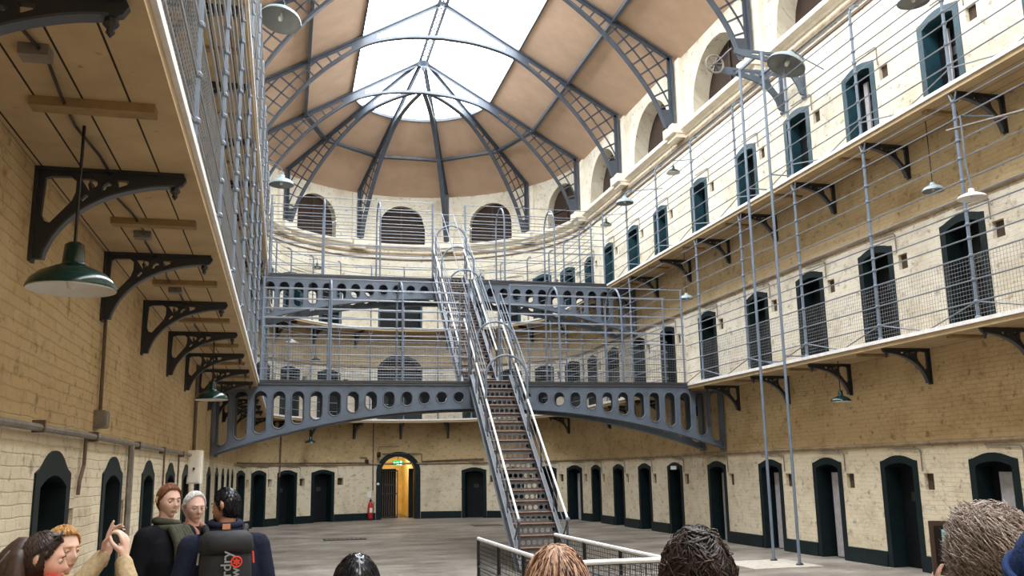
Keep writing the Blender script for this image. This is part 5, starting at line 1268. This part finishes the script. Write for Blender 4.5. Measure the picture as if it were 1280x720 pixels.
# heads along the bottom edge, seen from behind
b1, fr, B, sh = person('person with glossy black hair, only the crown showing at the bottom left of centre', .285, 3.72, 1.535, D(0), D(-4), .05, 'skin', 'hair_black', 'long', .020, 1500, 'plum', shoulder=.18)
b2, fr, B, sh = person('person with streaked blond hair, head in front of the staircase barrier', .885, 3.02, 1.585, D(-10), D(-14), .10, 'skin_pale', 'hair_high', 'long', .032, 2200, 'brown_coat', shoulder=.18)
mb = MB(); strands(mb, fr, 900, 'long', .14, .0024, 77, lift=.035); mb.build('hair_streaks', M['hair_high2'], b2, True)
mb = MB(); strands(mb, fr, 600, 'long', .14, .0024, 78, lift=.0355); mb.build('hair_highlights', M['hair_pink'], b2, True)
b3, fr, B, sh = person('person with tousled dark brown hair at the bottom, right of the barrier', 1.205, 2.62, 1.652, D(-20), D(-22), .02, 'skin', 'hair_dark', 'long', .024, 0, 'coat_navy', shoulder=.22, lump=.010)
mb = MB(); strands(mb, fr, 1500, 'long', .085, .0048, 31, swirl=.6, lift=.029, spread=.2, wave=.8, curl=.35, m=8, crown=(.25, -.25, .9)); mb.build('hair_waves', M['hair_dark'], b3, True)
mb = MB(); strands(mb, fr, 500, 'long', .085, .0022, 31, swirl=.6, lift=.034, spread=.2, wave=.8, curl=.35, zmin=.0, m=8, crown=(.25, -.25, .9)); mb.build('hair_lights', M['hair_brown'], b3, True)
b4, fr, B, sh = person('person with curly grey-brown hair holding up a tablet, lower right corner', 2.165, 2.52, 1.685, D(-38), D(-36), .05, 'skin_pale', 'hair_grey', 'long', .040, 0, 'plum', shoulder=.20, lump=.012,
    arms={-1: dict(elbow=(2.12, 2.78, 1.15), wrist=(2.29, 2.98, 1.37), dir=(.15, .15, 1), palm=(.8, -.3, .1), opts=dict(curl=.55, side=-1)), 1: dict(elbow=(2.52, 2.55, 1.15), wrist=(2.50, 2.84, 1.36), dir=(-.1, .15, 1), palm=(-.8, .1, .1), opts=dict(curl=.55, side=1))})
mb = MB(); strands(mb, fr, 3000, 'long', .15, .0015, 55, lift=.040, curl=1.7, spread=.3, wave=.6, m=11); mb.build('hair_curls', M['hair_grey'], b4, True)
mb = MB(); strands(mb, fr, 2400, 'long', .14, .0015, 56, lift=.044, curl=2.2, zmin=-.1, spread=.3, wave=.6, m=11); mb.build('hair_grey_curls', M['hair_grey2'], b4, True)
tb = tag(empty('tablet', (2.395, 2.93, 1.55)), 'tablet in a brown cover held up by the curly-haired person', 'tablet')
tx = Vector((math.cos(D(-30)), math.sin(D(-30)), 0)); ty = Vector((-tx.y, tx.x, 0)); to = Vector((2.395, 2.92, 1.55))
M['tab_case'] = plain('brown_leather_cover', (.09, .055, .045), .6); M['tab_screen'] = emit('lit_screen', (.25, .42, .44), .5)
mb = MB(); mb.obox(to, tx, ty, up, (-.125, -.006, -.095), (.125, .006, .095)); mb.build('cover', M['tab_case'], tb)
mb = MB(); mb.obox(to, tx, ty, up, (-.108, -.0085, -.078), (.108, -.006, .078)); mb.build('screen', M['black'], tb)
mb = MB(); mb.obox(to, tx, ty, up, (-.085, -.0095, .01), (-.01, -.0085, .065)); mb.build('picture', M['tab_screen'], tb)
b5, fr, B, sh = person('person in a ribbed blue knitted hat at the right edge of the view', 1.89, 2.02, 1.665, D(-30), D(-30), .0, 'skin', 'hair_dark', 'short', .006, 0, 'coat_navy', shoulder=.20)
mb = MB(); vs = []
for d in ICO_V:
    h = hairline(d, 'short') + .10; kx = sstep(-.02, .10, h); rib = .003*math.sin(math.atan2(d.x, d.y)*34)*(1 - abs(d.z)**6); vs.append(fr(head_point(d, -.006 + kx*(.024 + rib + .020*max(0, d.z)**3))))
mb.add(vs, ICO_F); mb.build('knitted_hat', M['blue_knit'], b5, True)
mb = MB()
for k in range(3): mb.tube([fr((.098*math.cos(t), -.006 + .118*math.sin(t), .012 + .014*k + .045*math.sin(t))) for t in [2*PI*i/40 for i in range(40)]], .011, 8, True)
mb.build('hat_brim', M['blue_knit'], b5, True)
